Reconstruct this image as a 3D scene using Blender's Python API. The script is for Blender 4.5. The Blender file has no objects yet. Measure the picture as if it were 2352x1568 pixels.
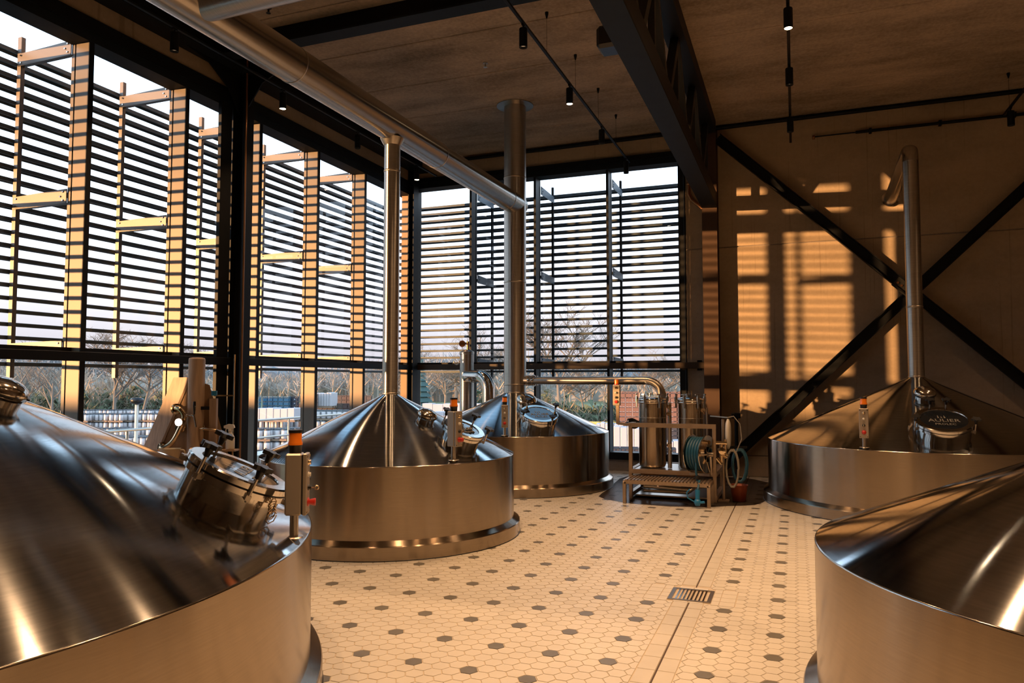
import bpy, math, random
from mathutils import Vector, Matrix
random.seed(7)
PI = math.pi
scene = bpy.context.scene
COL = scene.collection

# ---------------------------------------------------------------- camera
H = 1.63
cam_d = bpy.data.cameras.new('camera')
cam_d.sensor_width = 36.0
cam_d.lens = 1690.0 / 2352.0 * 36.0
cam_d.clip_end = 2000
cam = bpy.data.objects.new('camera', cam_d)
COL.objects.link(cam)
cam.location = (0, 0, H)
cam.rotation_euler = (math.radians(90 + 3.0146), 0, math.radians(21.04))
scene.camera = cam

# ---------------------------------------------------------------- view, world, sun
scene.view_settings.view_transform = 'Standard'
scene.view_settings.look = 'None'
scene.view_settings.gamma = 1.0
scene.view_settings.exposure = 0.0
scene.view_settings.use_curve_mapping = False
cy = scene.cycles
cy.max_bounces = 10
cy.diffuse_bounces = 4
cy.glossy_bounces = 5
cy.transmission_bounces = 8
cy.transparent_max_bounces = 24
cy.caustics_reflective = False
cy.caustics_refractive = False
cy.sample_clamp_indirect = 6.0
cy.use_denoising = True
cy.blur_glossy = 0.3

SUN_STRENGTH = 9.5
SUN_COLOR = (1.0, 0.50, 0.19)
SUN_ANGLE = 0.6
SUN_EL = 1.75          # degrees above the horizon
SUN_AZ = (0.95, 1.0)   # travel direction in x, y
LAMP_W = 262.0
LAMP_COLOR = (1.0, 0.58, 0.29)

world = bpy.data.worlds.new('sky')
scene.world = world
world.use_nodes = True
nt = world.node_tree
nt.nodes.clear()
wo = nt.nodes.new('ShaderNodeOutputWorld')
wb = nt.nodes.new('ShaderNodeBackground')
tc = nt.nodes.new('ShaderNodeTexCoord')
sx = nt.nodes.new('ShaderNodeSeparateXYZ')
cr = nt.nodes.new('ShaderNodeValToRGB')
nt.links.new(tc.outputs['Generated'], sx.inputs[0])
nt.links.new(sx.outputs['Z'], cr.inputs['Fac'])
e = cr.color_ramp.elements
e[0].position = 0.0; e[0].color = (0.70, 0.64, 0.70, 1)
e[1].position = 1.0; e[1].color = (0.16, 0.36, 0.66, 1)
for pos, col in ((0.05, (0.86, 0.81, 0.88)), (0.12, (1.15, 1.13, 1.20)), (0.24, (1.75, 2.0, 2.35)),
                 (0.50, (1.55, 2.15, 2.75)), (0.68, (0.6, 1.05, 1.55))):
    k = e.new(pos); k.color = (*col, 1)
nt.links.new(cr.outputs['Color'], wb.inputs['Color'])
wb.inputs['Strength'].default_value = 1.08
nt.links.new(wb.outputs[0], wo.inputs[0])

sd = bpy.data.lights.new('sun', 'SUN')
sd.energy = SUN_STRENGTH
sd.color = SUN_COLOR
sd.angle = math.radians(SUN_ANGLE)
sun = bpy.data.objects.new('sun', sd)
COL.objects.link(sun)
_n = math.hypot(*SUN_AZ)
sdir = Vector((SUN_AZ[0] / _n, SUN_AZ[1] / _n, -math.tan(math.radians(SUN_EL)))).normalized()
sun.rotation_euler = sdir.to_track_quat('-Z', 'Y').to_euler()
sun.location = (-40, -40, 12)

# ================================================================ materials
def new_mat(name):
    m = bpy.data.materials.new(name)
    m.use_nodes = True
    n = m.node_tree.nodes
    return m, m.node_tree, n['Principled BSDF']

def mat(name, color, rough=0.5, metal=0.0, noise=0.0, nscale=8.0, bump=0.0, stretch=(1, 1, 1), spec=0.5,
        trans=0.0, alpha=1.0, emit=0.0):
    m, t, b = new_mat(name)
    b.inputs['Base Color'].default_value = (*color, 1)
    b.inputs['Roughness'].default_value = rough
    b.inputs['Metallic'].default_value = metal
    b.inputs['Specular IOR Level'].default_value = spec
    if trans:
        b.inputs['Transmission Weight'].default_value = trans
    if emit:
        b.inputs['Emission Color'].default_value = (*color, 1)
        b.inputs['Emission Strength'].default_value = emit
    if noise or bump:
        g = t.nodes.new('ShaderNodeNewGeometry')
        mp = t.nodes.new('ShaderNodeMapping')
        mp.inputs['Scale'].default_value = stretch
        t.links.new(g.outputs['Position'], mp.inputs['Vector'])
        nz = t.nodes.new('ShaderNodeTexNoise')
        nz.inputs['Scale'].default_value = nscale
        nz.inputs['Detail'].default_value = 6
        nz.inputs['Roughness'].default_value = 0.6
        t.links.new(mp.outputs[0], nz.inputs['Vector'])
        if noise:
            rr = t.nodes.new('ShaderNodeMapRange')
            rr.inputs['From Min'].default_value = 0.3
            rr.inputs['From Max'].default_value = 0.7
            rr.inputs['To Min'].default_value = 1 - noise
            rr.inputs['To Max'].default_value = 1 + noise
            t.links.new(nz.outputs[0], rr.inputs['Value'])
            hv = t.nodes.new('ShaderNodeHueSaturation')
            hv.inputs['Color'].default_value = (*color, 1)
            t.links.new(rr.outputs[0], hv.inputs['Value'])
            t.links.new(hv.outputs[0], b.inputs['Base Color'])
        if bump:
            bp = t.nodes.new('ShaderNodeBump')
            bp.inputs['Strength'].default_value = bump
            bp.inputs['Distance'].default_value = 0.01
            t.links.new(nz.outputs[0], bp.inputs['Height'])
            t.links.new(bp.outputs[0], b.inputs['Normal'])
    return m

def brushed(name, axis='Z', rough=0.3, aniso=0.85, color=(0.50, 0.47, 0.43), wav=0.18, wscale=1.3, grain=0.05):
    """Brushed stainless: grain runs round the axis, so highlights stretch along it."""
    m, t, b = new_mat(name)
    b.inputs['Metallic'].default_value = 1.0
    b.inputs['Roughness'].default_value = rough
    b.inputs['Anisotropic'].default_value = aniso
    b.inputs['Anisotropic Rotation'].default_value = 0.25
    tg = t.nodes.new('ShaderNodeTangent')
    tg.direction_type = 'RADIAL'
    tg.axis = axis
    t.links.new(tg.outputs[0], b.inputs['Tangent'])
    g = t.nodes.new('ShaderNodeTexCoord')
    mp = t.nodes.new('ShaderNodeMapping')
    sc = [6, 6, 6]
    sc['XYZ'.index(axis)] = 160
    mp.inputs['Scale'].default_value = sc
    t.links.new(g.outputs['Object'], mp.inputs['Vector'])
    nz = t.nodes.new('ShaderNodeTexNoise')
    nz.inputs['Scale'].default_value = 1.0
    nz.inputs['Detail'].default_value = 3
    t.links.new(mp.outputs[0], nz.inputs['Vector'])
    rr = t.nodes.new('ShaderNodeMapRange')
    rr.inputs['From Min'].default_value = 0.3
    rr.inputs['From Max'].default_value = 0.7
    rr.inputs['To Min'].default_value = 1 - grain * 2
    rr.inputs['To Max'].default_value = 1 + grain * 2
    t.links.new(nz.outputs[0], rr.inputs['Value'])
    hv = t.nodes.new('ShaderNodeHueSaturation')
    hv.inputs['Color'].default_value = (*color, 1)
    t.links.new(rr.outputs[0], hv.inputs['Value'])
    t.links.new(hv.outputs[0], b.inputs['Base Color'])
    nw = t.nodes.new('ShaderNodeTexNoise')
    nw.inputs['Scale'].default_value = wscale
    nw.inputs['Detail'].default_value = 1.5
    t.links.new(g.outputs['Object'], nw.inputs['Vector'])
    bp = t.nodes.new('ShaderNodeBump')
    bp.inputs['Strength'].default_value = wav
    bp.inputs['Distance'].default_value = 0.05
    t.links.new(nw.outputs[0], bp.inputs['Height'])
    t.links.new(bp.outputs[0], b.inputs['Normal'])
    return m

def glass_mat():
    m = bpy.data.materials.new('window_glass')
    m.use_nodes = True
    t = m.node_tree
    t.nodes.clear()
    o = t.nodes.new('ShaderNodeOutputMaterial')
    mx = t.nodes.new('ShaderNodeMixShader')
    tr = t.nodes.new('ShaderNodeBsdfTransparent')
    tr.inputs[0].default_value = (0.97, 0.985, 0.99, 1)
    gl = t.nodes.new('ShaderNodeBsdfGlossy')
    gl.inputs['Roughness'].default_value = 0.0
    gl.inputs[0].default_value = (0.85, 0.93, 1.0, 1)
    fr = t.nodes.new('ShaderNodeFresnel')
    fr.inputs['IOR'].default_value = 1.5
    ge = t.nodes.new('ShaderNodeNewGeometry')
    fb = t.nodes.new('ShaderNodeMath'); fb.operation = 'SUBTRACT'; fb.inputs[0].default_value = 1.0
    t.links.new(ge.outputs['Backfacing'], fb.inputs[1])
    ml = t.nodes.new('ShaderNodeMath'); ml.operation = 'MULTIPLY'
    t.links.new(fr.outputs[0], ml.inputs[0]); t.links.new(fb.outputs[0], ml.inputs[1])
    t.links.new(ml.outputs[0], mx.inputs[0])
    t.links.new(tr.outputs[0], mx.inputs[1])
    t.links.new(gl.outputs[0], mx.inputs[2])
    t.links.new(mx.outputs[0], o.inputs[0])
    return m

def concrete(name, color, line_axis=None, streak=(1, 1, 1), noise=0.35, bump=0.4, cracks=False):
    m, t, b = new_mat(name)
    b.inputs['Roughness'].default_value = 0.9
    b.inputs['Specular IOR Level'].default_value = 0.2
    g = t.nodes.new('ShaderNodeNewGeometry')
    def nz(scale, st, detail=8, rough=0.65):
        mp = t.nodes.new('ShaderNodeMapping')
        mp.inputs['Scale'].default_value = st
        t.links.new(g.outputs['Position'], mp.inputs['Vector'])
        n = t.nodes.new('ShaderNodeTexNoise')
        n.inputs['Scale'].default_value = scale
        n.inputs['Detail'].default_value = detail
        n.inputs['Roughness'].default_value = rough
        t.links.new(mp.outputs[0], n.inputs['Vector'])
        return n
    a = nz(1.2, streak)
    c = nz(22.0, (1, 1, 1), 4)
    ad = t.nodes.new('ShaderNodeMath'); ad.operation = 'MULTIPLY_ADD'
    ad.inputs[1].default_value = 0.7
    t.links.new(a.outputs[0], ad.inputs[0])
    sc = t.nodes.new('ShaderNodeMath'); sc.operation = 'MULTIPLY'; sc.inputs[1].default_value = 0.3
    t.links.new(c.outputs[0], sc.inputs[0])
    t.links.new(sc.outputs[0], ad.inputs[2])
    rr = t.nodes.new('ShaderNodeMapRange')
    rr.inputs['From Min'].default_value = 0.32
    rr.inputs['From Max'].default_value = 0.68
    rr.inputs['To Min'].default_value = 1 - noise
    rr.inputs['To Max'].default_value = 1 + noise
    t.links.new(ad.outputs[0], rr.inputs['Value'])
    hv = t.nodes.new('ShaderNodeHueSaturation')
    hv.inputs['Color'].default_value = (*color, 1)
    t.links.new(rr.outputs[0], hv.inputs['Value'])
    last = hv.outputs[0]
    if cracks:
        # faint board marks left by the vertical shuttering, and a few hairline drips
        w = nz(3.2, (7.0, 1.0, 0.08), 3, 0.8)
        cr2 = t.nodes.new('ShaderNodeMapRange')
        cr2.inputs['From Min'].default_value = 0.62
        cr2.inputs['From Max'].default_value = 0.66
        cr2.inputs['To Min'].default_value = 1.0
        cr2.inputs['To Max'].default_value = 0.80
        t.links.new(w.outputs[0], cr2.inputs['Value'])
        mu = t.nodes.new('ShaderNodeMixRGB'); mu.blend_type = 'MULTIPLY'; mu.inputs[0].default_value = 1.0
        t.links.new(last, mu.inputs[1]); t.links.new(cr2.outputs[0], mu.inputs[2])
        last = mu.outputs[0]
    t.links.new(last, b.inputs['Base Color'])
    bp = t.nodes.new('ShaderNodeBump')
    bp.inputs['Strength'].default_value = bump
    bp.inputs['Distance'].default_value = 0.01
    t.links.new(ad.outputs[0], bp.inputs['Height'])
    t.links.new(bp.outputs[0], b.inputs['Normal'])
    return m

M = {}
M['steelZ'] = brushed('brushed_steel', 'Z')
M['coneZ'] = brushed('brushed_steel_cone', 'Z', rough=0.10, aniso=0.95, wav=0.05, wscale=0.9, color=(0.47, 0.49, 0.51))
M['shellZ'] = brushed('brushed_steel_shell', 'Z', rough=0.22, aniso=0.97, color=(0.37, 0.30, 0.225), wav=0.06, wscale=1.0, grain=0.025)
M['steelY'] = brushed('brushed_steel_duct', 'Y', rough=0.26, aniso=0.8, color=(0.46, 0.42, 0.37), wav=0.05, grain=0.012)
M['steelX'] = brushed('brushed_steel_pipe', 'X', rough=0.3, aniso=0.6)
M['polished'] = mat('polished_steel', (0.62, 0.58, 0.53), 0.12, 1.0, bump=0.15, nscale=3)
M['satin'] = mat('satin_steel', (0.48, 0.43, 0.37), 0.32, 1.0)
M['frame_steel'] = mat('skid_frame_steel', (0.44, 0.34, 0.25), 0.42, 0.85, noise=0.1)
M['black'] = mat('black_painted_steel', (0.006, 0.007, 0.009), 0.5, 0, noise=0.1, spec=0.2)
M['beamblack'] = mat('blue_black_beam_paint', (0.009, 0.013, 0.018), 0.6, 0, noise=0.2, spec=0.2)
M['mullion'] = mat('anodised_mullion', (0.130, 0.105, 0.085), 0.45, 0.25)
M['mullion_in'] = mat('shaded_mullion_face', (0.007, 0.008, 0.010), 0.5, spec=0.25)  # mullion metal with the shade of its inner face put into the colour
M['slat'] = mat('dark_slat_metal', (0.070, 0.088, 0.100), 0.5, 0.2, noise=0.2, nscale=5, stretch=(1, 1, 1))
M['bracket'] = mat('bracket_aluminium', (0.175, 0.15, 0.135), 0.42, 0.35)
M['glass'] = glass_mat()
M['tile'] = mat('cream_hex_tile', (0.62, 0.58, 0.51), 0.42, 0, noise=0.05, nscale=3.0, bump=0.03)
M['tile_b'] = mat('cream_tile_worn', (0.57, 0.53, 0.46), 0.45, 0, noise=0.06, nscale=4)
M['tile_dark'] = mat('grey_hex_tile', (0.155, 0.145, 0.125), 0.38, 0, noise=0.18, nscale=5)
M['grout'] = mat('tile_grout', (0.50, 0.43, 0.34), 0.85)
M['drainline'] = mat('drain_slot_dark', (0.06, 0.035, 0.018), 0.6)
M['ceiling'] = concrete('ceiling_concrete', (0.44, 0.345, 0.265), streak=(0.45, 1.3, 1), noise=0.55)
M['wallc'] = concrete('wall_concrete', (0.47, 0.365, 0.26), streak=(0.6, 1, 1.6), noise=0.16, cracks=True)
M['plinth'] = concrete('plinth_concrete', (0.34, 0.30, 0.27), noise=0.2)
M['wood'] = mat('pale_oak', (0.50, 0.36, 0.25), 0.5, 0, noise=0.22, nscale=3, stretch=(9, 9, 0.8), bump=0.05)
M['wood2'] = mat('mid_oak', (0.38, 0.25, 0.15), 0.5, 0, noise=0.2, nscale=3, stretch=(9, 9, 0.8), bump=0.05)
M['brass'] = mat('polished_brass', (0.80, 0.62, 0.40), 0.14, 1.0)
M['box'] = mat('grey_control_box', (0.47, 0.41, 0.34), 0.36, 0.55)
M['amber'] = mat('amber_lens', (0.95, 0.24, 0.02), 0.18, 0, spec=0.6)
M['redp'] = mat('red_plastic', (0.55, 0.03, 0.02), 0.3)
M['blackp'] = mat('black_plastic', (0.010, 0.010, 0.011), 0.35)
M['whitep'] = mat('white_plastic', (0.78, 0.74, 0.66), 0.4)
M['jug'] = mat('translucent_jug_plastic', (0.80, 0.70, 0.52), 0.35, 0, trans=0.35)
M['bluep'] = mat('blue_hose_rubber', (0.02, 0.10, 0.17), 0.38)
M['bluef'] = mat('blue_fitting', (0.02, 0.20, 0.42), 0.35)
M['greyh'] = mat('grey_hose', (0.30, 0.27, 0.23), 0.5)
M['bucket'] = mat('orange_bucket', (0.34, 0.07, 0.025), 0.5)
M['darkglass'] = mat('dark_sight_glass', (0.012, 0.014, 0.018), 0.04, 0, spec=0.8)
M['etch'] = mat('etched_lettering', (0.20, 0.19, 0.17), 0.5)
M['tagw'] = mat('white_tag', (0.7, 0.62, 0.45), 0.5)
M['copper'] = mat('copper_downpipe', (0.42, 0.20, 0.09), 0.3, 0.9)
M['lamp_on'] = mat('lamp_lens_lit', (1.0, 0.70, 0.42), 0.3, emit=60.0)
M['lamp_dim'] = mat('lamp_lens_shielded', (1.0, 0.70, 0.42), 0.3, emit=0.35)
M['sight_lamp'] = mat('tap_lamp_lens', (0.92, 0.95, 1.0), 0.3, emit=9.0)
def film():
    m = bpy.data.materials.new('dark_floor_film'); m.use_nodes = True; t = m.node_tree; t.nodes.clear()
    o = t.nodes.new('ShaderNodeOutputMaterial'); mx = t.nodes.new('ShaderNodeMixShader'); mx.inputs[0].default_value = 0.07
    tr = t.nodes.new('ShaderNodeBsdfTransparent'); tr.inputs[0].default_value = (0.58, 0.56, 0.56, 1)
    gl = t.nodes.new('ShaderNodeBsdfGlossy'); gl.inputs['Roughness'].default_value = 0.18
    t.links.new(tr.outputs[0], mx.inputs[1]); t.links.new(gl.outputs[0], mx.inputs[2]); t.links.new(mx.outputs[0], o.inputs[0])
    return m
M['dark_film'] = film()

# ================================================================ mesh builder
class MB:
    def __init__(s):
        s.v = []; s.f = []; s.mi = []; s.sm = []
    def add(s, vs, fs, mi=0, smooth=False):
        o = len(s.v)
        s.v += [tuple(v) for v in vs]
        s.f += [tuple(i + o for i in f) for f in fs]
        s.mi += [mi] * len(fs); s.sm += [smooth] * len(fs)
        return s
    def box(s, x0, x1, y0, y1, z0, z1, mi=0):
        vs = [(x, y, z) for x in (x0, x1) for y in (y0, y1) for z in (z0, z1)]
        return s.add(vs, [(0, 1, 3, 2), (4, 6, 7, 5), (0, 4, 5, 1), (2, 3, 7, 6), (0, 2, 6, 4), (1, 5, 7, 3)], mi)
    def bbox(s, x0, x1, y0, y1, z0, z1, b=0.01, mi=0):
        """box with chamfered edges"""
        vs = []; idx = {}
        X = (x0, x1); Y = (y0, y1); Z = (z0, z1)
        for i in (0, 1):
            for j in (0, 1):
                for k in (0, 1):
                    sx_, sy_, sz_ = (b if i == 0 else -b), (b if j == 0 else -b), (b if k == 0 else -b)
                    for a in range(3):
                        p = [X[i] + sx_, Y[j] + sy_, Z[k] + sz_]
                        p[a] = (X[i], Y[j], Z[k])[a]
                        idx[(i, j, k, a)] = len(vs); vs.append(tuple(p))
        fs = []
        for i in (0, 1):
            q = [idx[(i, 0, 0, 0)], idx[(i, 1, 0, 0)], idx[(i, 1, 1, 0)], idx[(i, 0, 1, 0)]]
            fs.append(q if i else q[::-1])
            q = [idx[(0, i, 0, 1)], idx[(1, i, 0, 1)], idx[(1, i, 1, 1)], idx[(0, i, 1, 1)]]
            fs.append(q[::-1] if i else q)
            q = [idx[(0, 0, i, 2)], idx[(1, 0, i, 2)], idx[(1, 1, i, 2)], idx[(0, 1, i, 2)]]
            fs.append(q if i else q[::-1])
        for i in (0, 1):
            for j in (0, 1):
                fs.append([idx[(i, j, 0, 0)], idx[(i, j, 1, 0)], idx[(i, j, 1, 1)], idx[(i, j, 0, 1)]])
                fs.append([idx[(i, 0, j, 0)], idx[(i, 1, j, 0)], idx[(i, 1, j, 2)], idx[(i, 0, j, 2)]])
                fs.append([idx[(0, i, j, 1)], idx[(1, i, j, 1)], idx[(1, i, j, 2)], idx[(0, i, j, 2)]])
                for k in (0, 1):
                    fs.append([idx[(i, j, k, 0)], idx[(i, j, k, 1)], idx[(i, j, k, 2)]])
        return s.add(vs, fs, mi)
    def obox(s, c, ax, ay, az, hx, hy, hz, mi=0):
        c = Vector(c); ax, ay, az = Vector(ax).normalized(), Vector(ay).normalized(), Vector(az).normalized()
        vs = [c + ax * hx * i + ay * hy * j + az * hz * k for i in (-1, 1) for j in (-1, 1) for k in (-1, 1)]
        return s.add(vs, [(0, 1, 3, 2), (4, 6, 7, 5), (0, 4, 5, 1), (2, 3, 7, 6), (0, 2, 6, 4), (1, 5, 7, 3)], mi)
    def bar(s, p, q, w, h, up=(0, 0, 1), mi=0):
        p, q = Vector(p), Vector(q)
        d = (q - p); L = d.length; d.normalize()
        up = Vector(up)
        if abs(d.dot(up)) > 0.99: up = Vector((0, 1, 0))
        sd_ = d.cross(up).normalized(); u = sd_.cross(d).normalized()
        return s.obox((p + q) / 2, d, sd_, u, L / 2, w / 2, h / 2, mi)
    def tube(s, path, r, n=12, cap=True, mi=0, smooth=True, radii=None):
        P = [Vector(p) for p in path]
        N = len(P); rings = []
        t0 = (P[1] - P[0]).normalized()
        a = Vector((0, 0, 1)) if abs(t0.z) < 0.9 else Vector((1, 0, 0))
        u = t0.cross(a).normalized()
        vs = []
        for i in range(N):
            if i == 0: t = t0
            elif i == N - 1: t = (P[i] - P[i - 1]).normalized()
            else: t = ((P[i] - P[i - 1]).normalized() + (P[i + 1] - P[i]).normalized()).normalized()
            u = (u - t * u.dot(t)).normalized(); w = t.cross(u)
            rr = radii[i] if radii else r
            k = 1.0
            if 0 < i < N - 1:
                c = (P[i] - P[i - 1]).normalized().dot(t)
                k = 1.0 / max(c, 0.5) if c < 0.97 else 1.0
            for j in range(n):
                an = 2 * PI * j / n
                vs.append(P[i] + (u * math.cos(an) + w * math.sin(an)) * rr)
        fs = [(i * n + j, i * n + (j + 1) % n, (i + 1) * n + (j + 1) % n, (i + 1) * n + j) for i in range(N - 1) for j in range(n)]
        s.add(vs, fs, mi, smooth)
        if cap:
            s.add(vs[:n], [tuple(range(n))[::-1]], mi); s.add(vs[-n:], [tuple(range(n))], mi)
        return s
    def cyl(s, p, q, r, n=16, r2=None, mi=0, smooth=True, cap=True):
        return s.tube([p, q], r, n, cap, mi, smooth, radii=[r, r2 if r2 is not None else r])
    def lathe(s, prof, c=(0, 0, 0), n=32, mi=0, smooth=True, axis=None, close=False, sharp=False):
        """profile of (r, z) points turned round an axis through c"""
        c = Vector(c); R = Matrix.Identity(3)
        if axis is not None: R = Vector((0, 0, 1)).rotation_difference(Vector(axis).normalized()).to_matrix()
        def ring(r, z): return [c + R @ Vector((r * math.cos(2 * PI * j / n), r * math.sin(2 * PI * j / n), z)) for j in range(n)]
        pr_ = list(prof) + ([prof[0]] if close else [])
        if sharp:
            for (a, b) in zip(pr_[:-1], pr_[1:]):
                s.add(ring(*a) + ring(*b), [(j, (j + 1) % n, n + (j + 1) % n, n + j) for j in range(n)], mi, smooth)
        else:
            vs = []
            for p in pr_: vs += ring(*p)
            s.add(vs, [(i * n + j, i * n + (j + 1) % n, (i + 1) * n + (j + 1) % n, (i + 1) * n + j)
                       for i in range(len(pr_) - 1) for j in range(n)], mi, smooth)
        return s
    def disc(s, c, r, axis=(0, 0, 1), n=24, mi=0):
        R = Vector((0, 0, 1)).rotation_difference(Vector(axis).normalized()).to_matrix(); c = Vector(c)
        s.add([c + R @ Vector((r * math.cos(2 * PI * j / n), r * math.sin(2 * PI * j / n), 0)) for j in range(n)], [tuple(range(n))], mi)
        return s
    def prism(s, pts, p, q, mi=0):
        """extrude polygon pts (world 3D) from offset p to offset q"""
        n = len(pts); p = Vector(p); q = Vector(q)
        vs = [Vector(a) + p for a in pts] + [Vector(a) + q for a in pts]
        fs = [tuple(range(n))[::-1], tuple(range(n, 2 * n))] + [(i, (i + 1) % n, n + (i + 1) % n, n + i) for i in range(n)]
        return s.add(vs, fs, mi)
    def mesh(s, name, mats, org=(0, 0, 0)):
        me = bpy.data.meshes.new(name)
        o = Vector(org)
        me.from_pydata([tuple(Vector(v) - o) for v in s.v], [], s.f)
        for m in (mats if isinstance(mats, (list, tuple)) else [mats]): me.materials.append(m)
        me.polygons.foreach_set('material_index', s.mi)
        me.polygons.foreach_set('use_smooth', s.sm)
        me.update()
        return me
    def build(s, name, mats, parent=None, org=None):
        pw = WL.get(parent.name, Vector((0, 0, 0))) if parent else Vector((0, 0, 0))
        if org is None: org = pw
        org = Vector(org)
        ob = bpy.data.objects.new(name, s.mesh(name, mats, org))
        COL.objects.link(ob)
        ob.location = org - pw
        ob.parent = parent
        WL[ob.name] = org
        return ob
WL = {}

def thing(name, label, cat, loc=(0, 0, 0), group=None, kind=None):
    o = bpy.data.objects.new(name, None); COL.objects.link(o)
    o.empty_display_size = 0.1
    o.location = loc; WL[o.name] = Vector(loc)
    if label: o['label'] = label
    if cat: o['category'] = cat
    if group: o['group'] = group
    if kind: o['kind'] = kind
    return o
def tag(o, label, cat, group=None, kind=None):
    if label: o['label'] = label
    if cat: o['category'] = cat
    if group: o['group'] = group
    if kind: o['kind'] = kind
    return o
def struct(o):
    o['kind'] = 'structure'; return o
def lab(o, t):
    o['label'] = t; return o
def dup(root, loc, label=None, rotz=None):
    r = root.copy(); COL.objects.link(r); r.location = loc
    if rotz is not None: r.rotation_euler = (0, 0, rotz)
    if label: r['label'] = label
    for ch in list(root.children):
        c = ch.copy(); COL.objects.link(c); c.parent = r
        for g in list(ch.children):
            d = g.copy(); COL.objects.link(d); d.parent = c
    return r
def arc(c, r, a0, a1, u, v, n=8):
    c, u, v = Vector(c), Vector(u), Vector(v)
    return [c + u * (r * math.cos(a0 + (a1 - a0) * i / n)) + v * (r * math.sin(a0 + (a1 - a0) * i / n)) for i in range(n + 1)]

# ================================================================ the room
XL = -7.2      # inner face of the left glazing
YB = 13.2      # inner face of the back wall
ZC = 6.1       # ceiling
XR = 7.5
YF = -5.0
YG0 = 3.35     # left glazing starts here, solid wall nearer

# vessels: centre x, y, radius, pipe radius, z where pipe leaves the cone
RIM = 0.839
VES = dict(
    near_left=(-4.551, 1.929, 2.542, 0.19, RIM + 0.466 * (2.542 - 0.19)),
    mid=(-4.165, 7.095, 1.360, 0.088, 1.472),
    back=(-4.187, 11.02, 1.482, 0.178, 1.421),
    right=(1.495, 11.007, 1.875, 0.098, 1.664),
    near_right=(1.745, 4.014, 1.671, 0.10, RIM + 0.43 * (1.671 - 0.10)))

def in_vessel(x, y, m=0.0):
    return any((x - v[0]) ** 2 + (y - v[1]) ** 2 < (v[2] + 0.07 - m) ** 2 for v in VES.values())

# ---- floor
floor = struct(MB().box(XL - 0.35, XR + 0.3, YF - 0.3, YB + 0.35, -0.30, -0.004).build('floor', M['grout']))
S = 0.3513 / 6.0            # hexagon side
PX, PY = 0.3513, 0.4056
BX0, BX1 = -0.874, -0.654    # drain channel band
GX0, GX1, GY0, GY1 = -1.10, -0.44, 5.60, 6.02   # square tiles round the grate
ccam = cam.matrix_world
fw = Vector((-math.sin(math.radians(21.04)) * math.cos(math.radians(3.0146)), math.cos(math.radians(21.04)) * math.cos(math.radians(3.0146)), math.sin(math.radians(3.0146))))
rt = Vector((math.cos(math.radians(21.04)), math.sin(math.radians(21.04)), 0)); upv = rt.cross(fw)
def clip_poly(poly, axis, lim, keep_less):
    out = []
    for i in range(len(poly)):
        a, b = poly[i], poly[(i + 1) % len(poly)]
        ia = (a[axis] <= lim) == keep_less or a[axis] == lim
        ib = (b[axis] <= lim) == keep_less or b[axis] == lim
        if ia: out.append(a)
        if ia != ib:
            t = (lim - a[axis]) / (b[axis] - a[axis])
            out.append((a[0] + (b[0] - a[0]) * t, a[1] + (b[1] - a[1]) * t))
    return out
tiles = []
def hexes(x0, x1, ox, side):
    i0, i1 = int((x0 - ox) / (1.5 * S)) - 2, int((x1 - ox) / (1.5 * S)) + 2
    for i in range(i0, i1 + 1):
        cx_ = ox + i * 1.5 * S
        for j in range(-30, 136):
            cy_ = 0.54 * PY + (j + (0.5 if i % 2 else 0)) * PY / 4
            if cy_ < YF or cy_ > YB: continue
            if in_vessel(cx_, cy_, 0.10): continue
            d = Vector((cx_, cy_, -H)).dot(fw)
            if d < 1.2 and not (-2 < cx_ < 2 and cy_ > -1): 
                if (i * 7 + j * 3) % 1: continue
            g = 0.0022
            poly = [(cx_ + (S - g) * math.cos(a * PI / 3), cy_ + (S - g) * math.sin(a * PI / 3)) for a in range(6)]
            if side < 0 and cx_ + S > BX0: poly = clip_poly(poly, 0, BX0 - 0.003, True)
            if side > 0 and cx_ - S < BX1: poly = clip_poly(poly, 0, BX1 + 0.003, False)
            if len(poly) < 3: continue
            # cut round the grate surround
            if GX0 - S < cx_ < GX1 + S and GY0 - S < cy_ < GY1 + S:
                if side < 0:
                    if cx_ > GX0 and GY0 < cy_ < GY1: 
                        if cx_ - S > GX0: continue
                        poly = clip_poly(poly, 0, GX0 - 0.003, True)
                    elif cx_ <= GX0: poly = clip_poly(poly, 0, GX0 - 0.003, True) if GY0 < cy_ < GY1 else poly
                    elif cy_ <= GY0: poly = clip_poly(poly, 1, GY0 - 0.003, True)
                    else: poly = clip_poly(poly, 1, GY1 + 0.003, False)
                else:
                    if cx_ < GX1 and GY0 < cy_ < GY1:
                        if cx_ + S < GX1: continue
                        poly = clip_poly(poly, 0, GX1 + 0.003, False)
                    elif cx_ >= GX1: poly = clip_poly(poly, 0, GX1 + 0.003, False) if GY0 < cy_ < GY1 else poly
                    elif cy_ <= GY0: poly = clip_poly(poly, 1, GY0 - 0.003, True)
                    else: poly = clip_poly(poly, 1, GY1 + 0.003, False)
            if len(poly) < 3: continue
            dark = (i % 4 == 0) and (j % 4 == 0)
            q = Vector((cx_, cy_, -H)); z = q.dot(fw)
            vis = False; size = 0
            if z > 0.5:
                px = 1176 + 1690 * q.dot(rt) / z; py = 784 - 1690 * q.dot(upv) / z
                vis = -10 < px < 2362 and 0 < py < 1575
                # hidden behind / under the near vessels
                if vis:
                    for t in range(1, 40):
                        k = t / 40
                        zz = H * (1 - k)
                        if zz < RIM and in_vessel(cx_ * k, cy_ * k, 0.05): vis = False; break
                size = 1 / z
            tiles.append((vis, size, dark, poly, (cx_, cy_)))
hexes(XL, BX0 - 0.0, -2.98 * PX, -1)
hexes(BX1, XR, -0.43 * PX, 1)
tiles.sort(key=lambda t: (-t[0], -t[1]))
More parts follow.
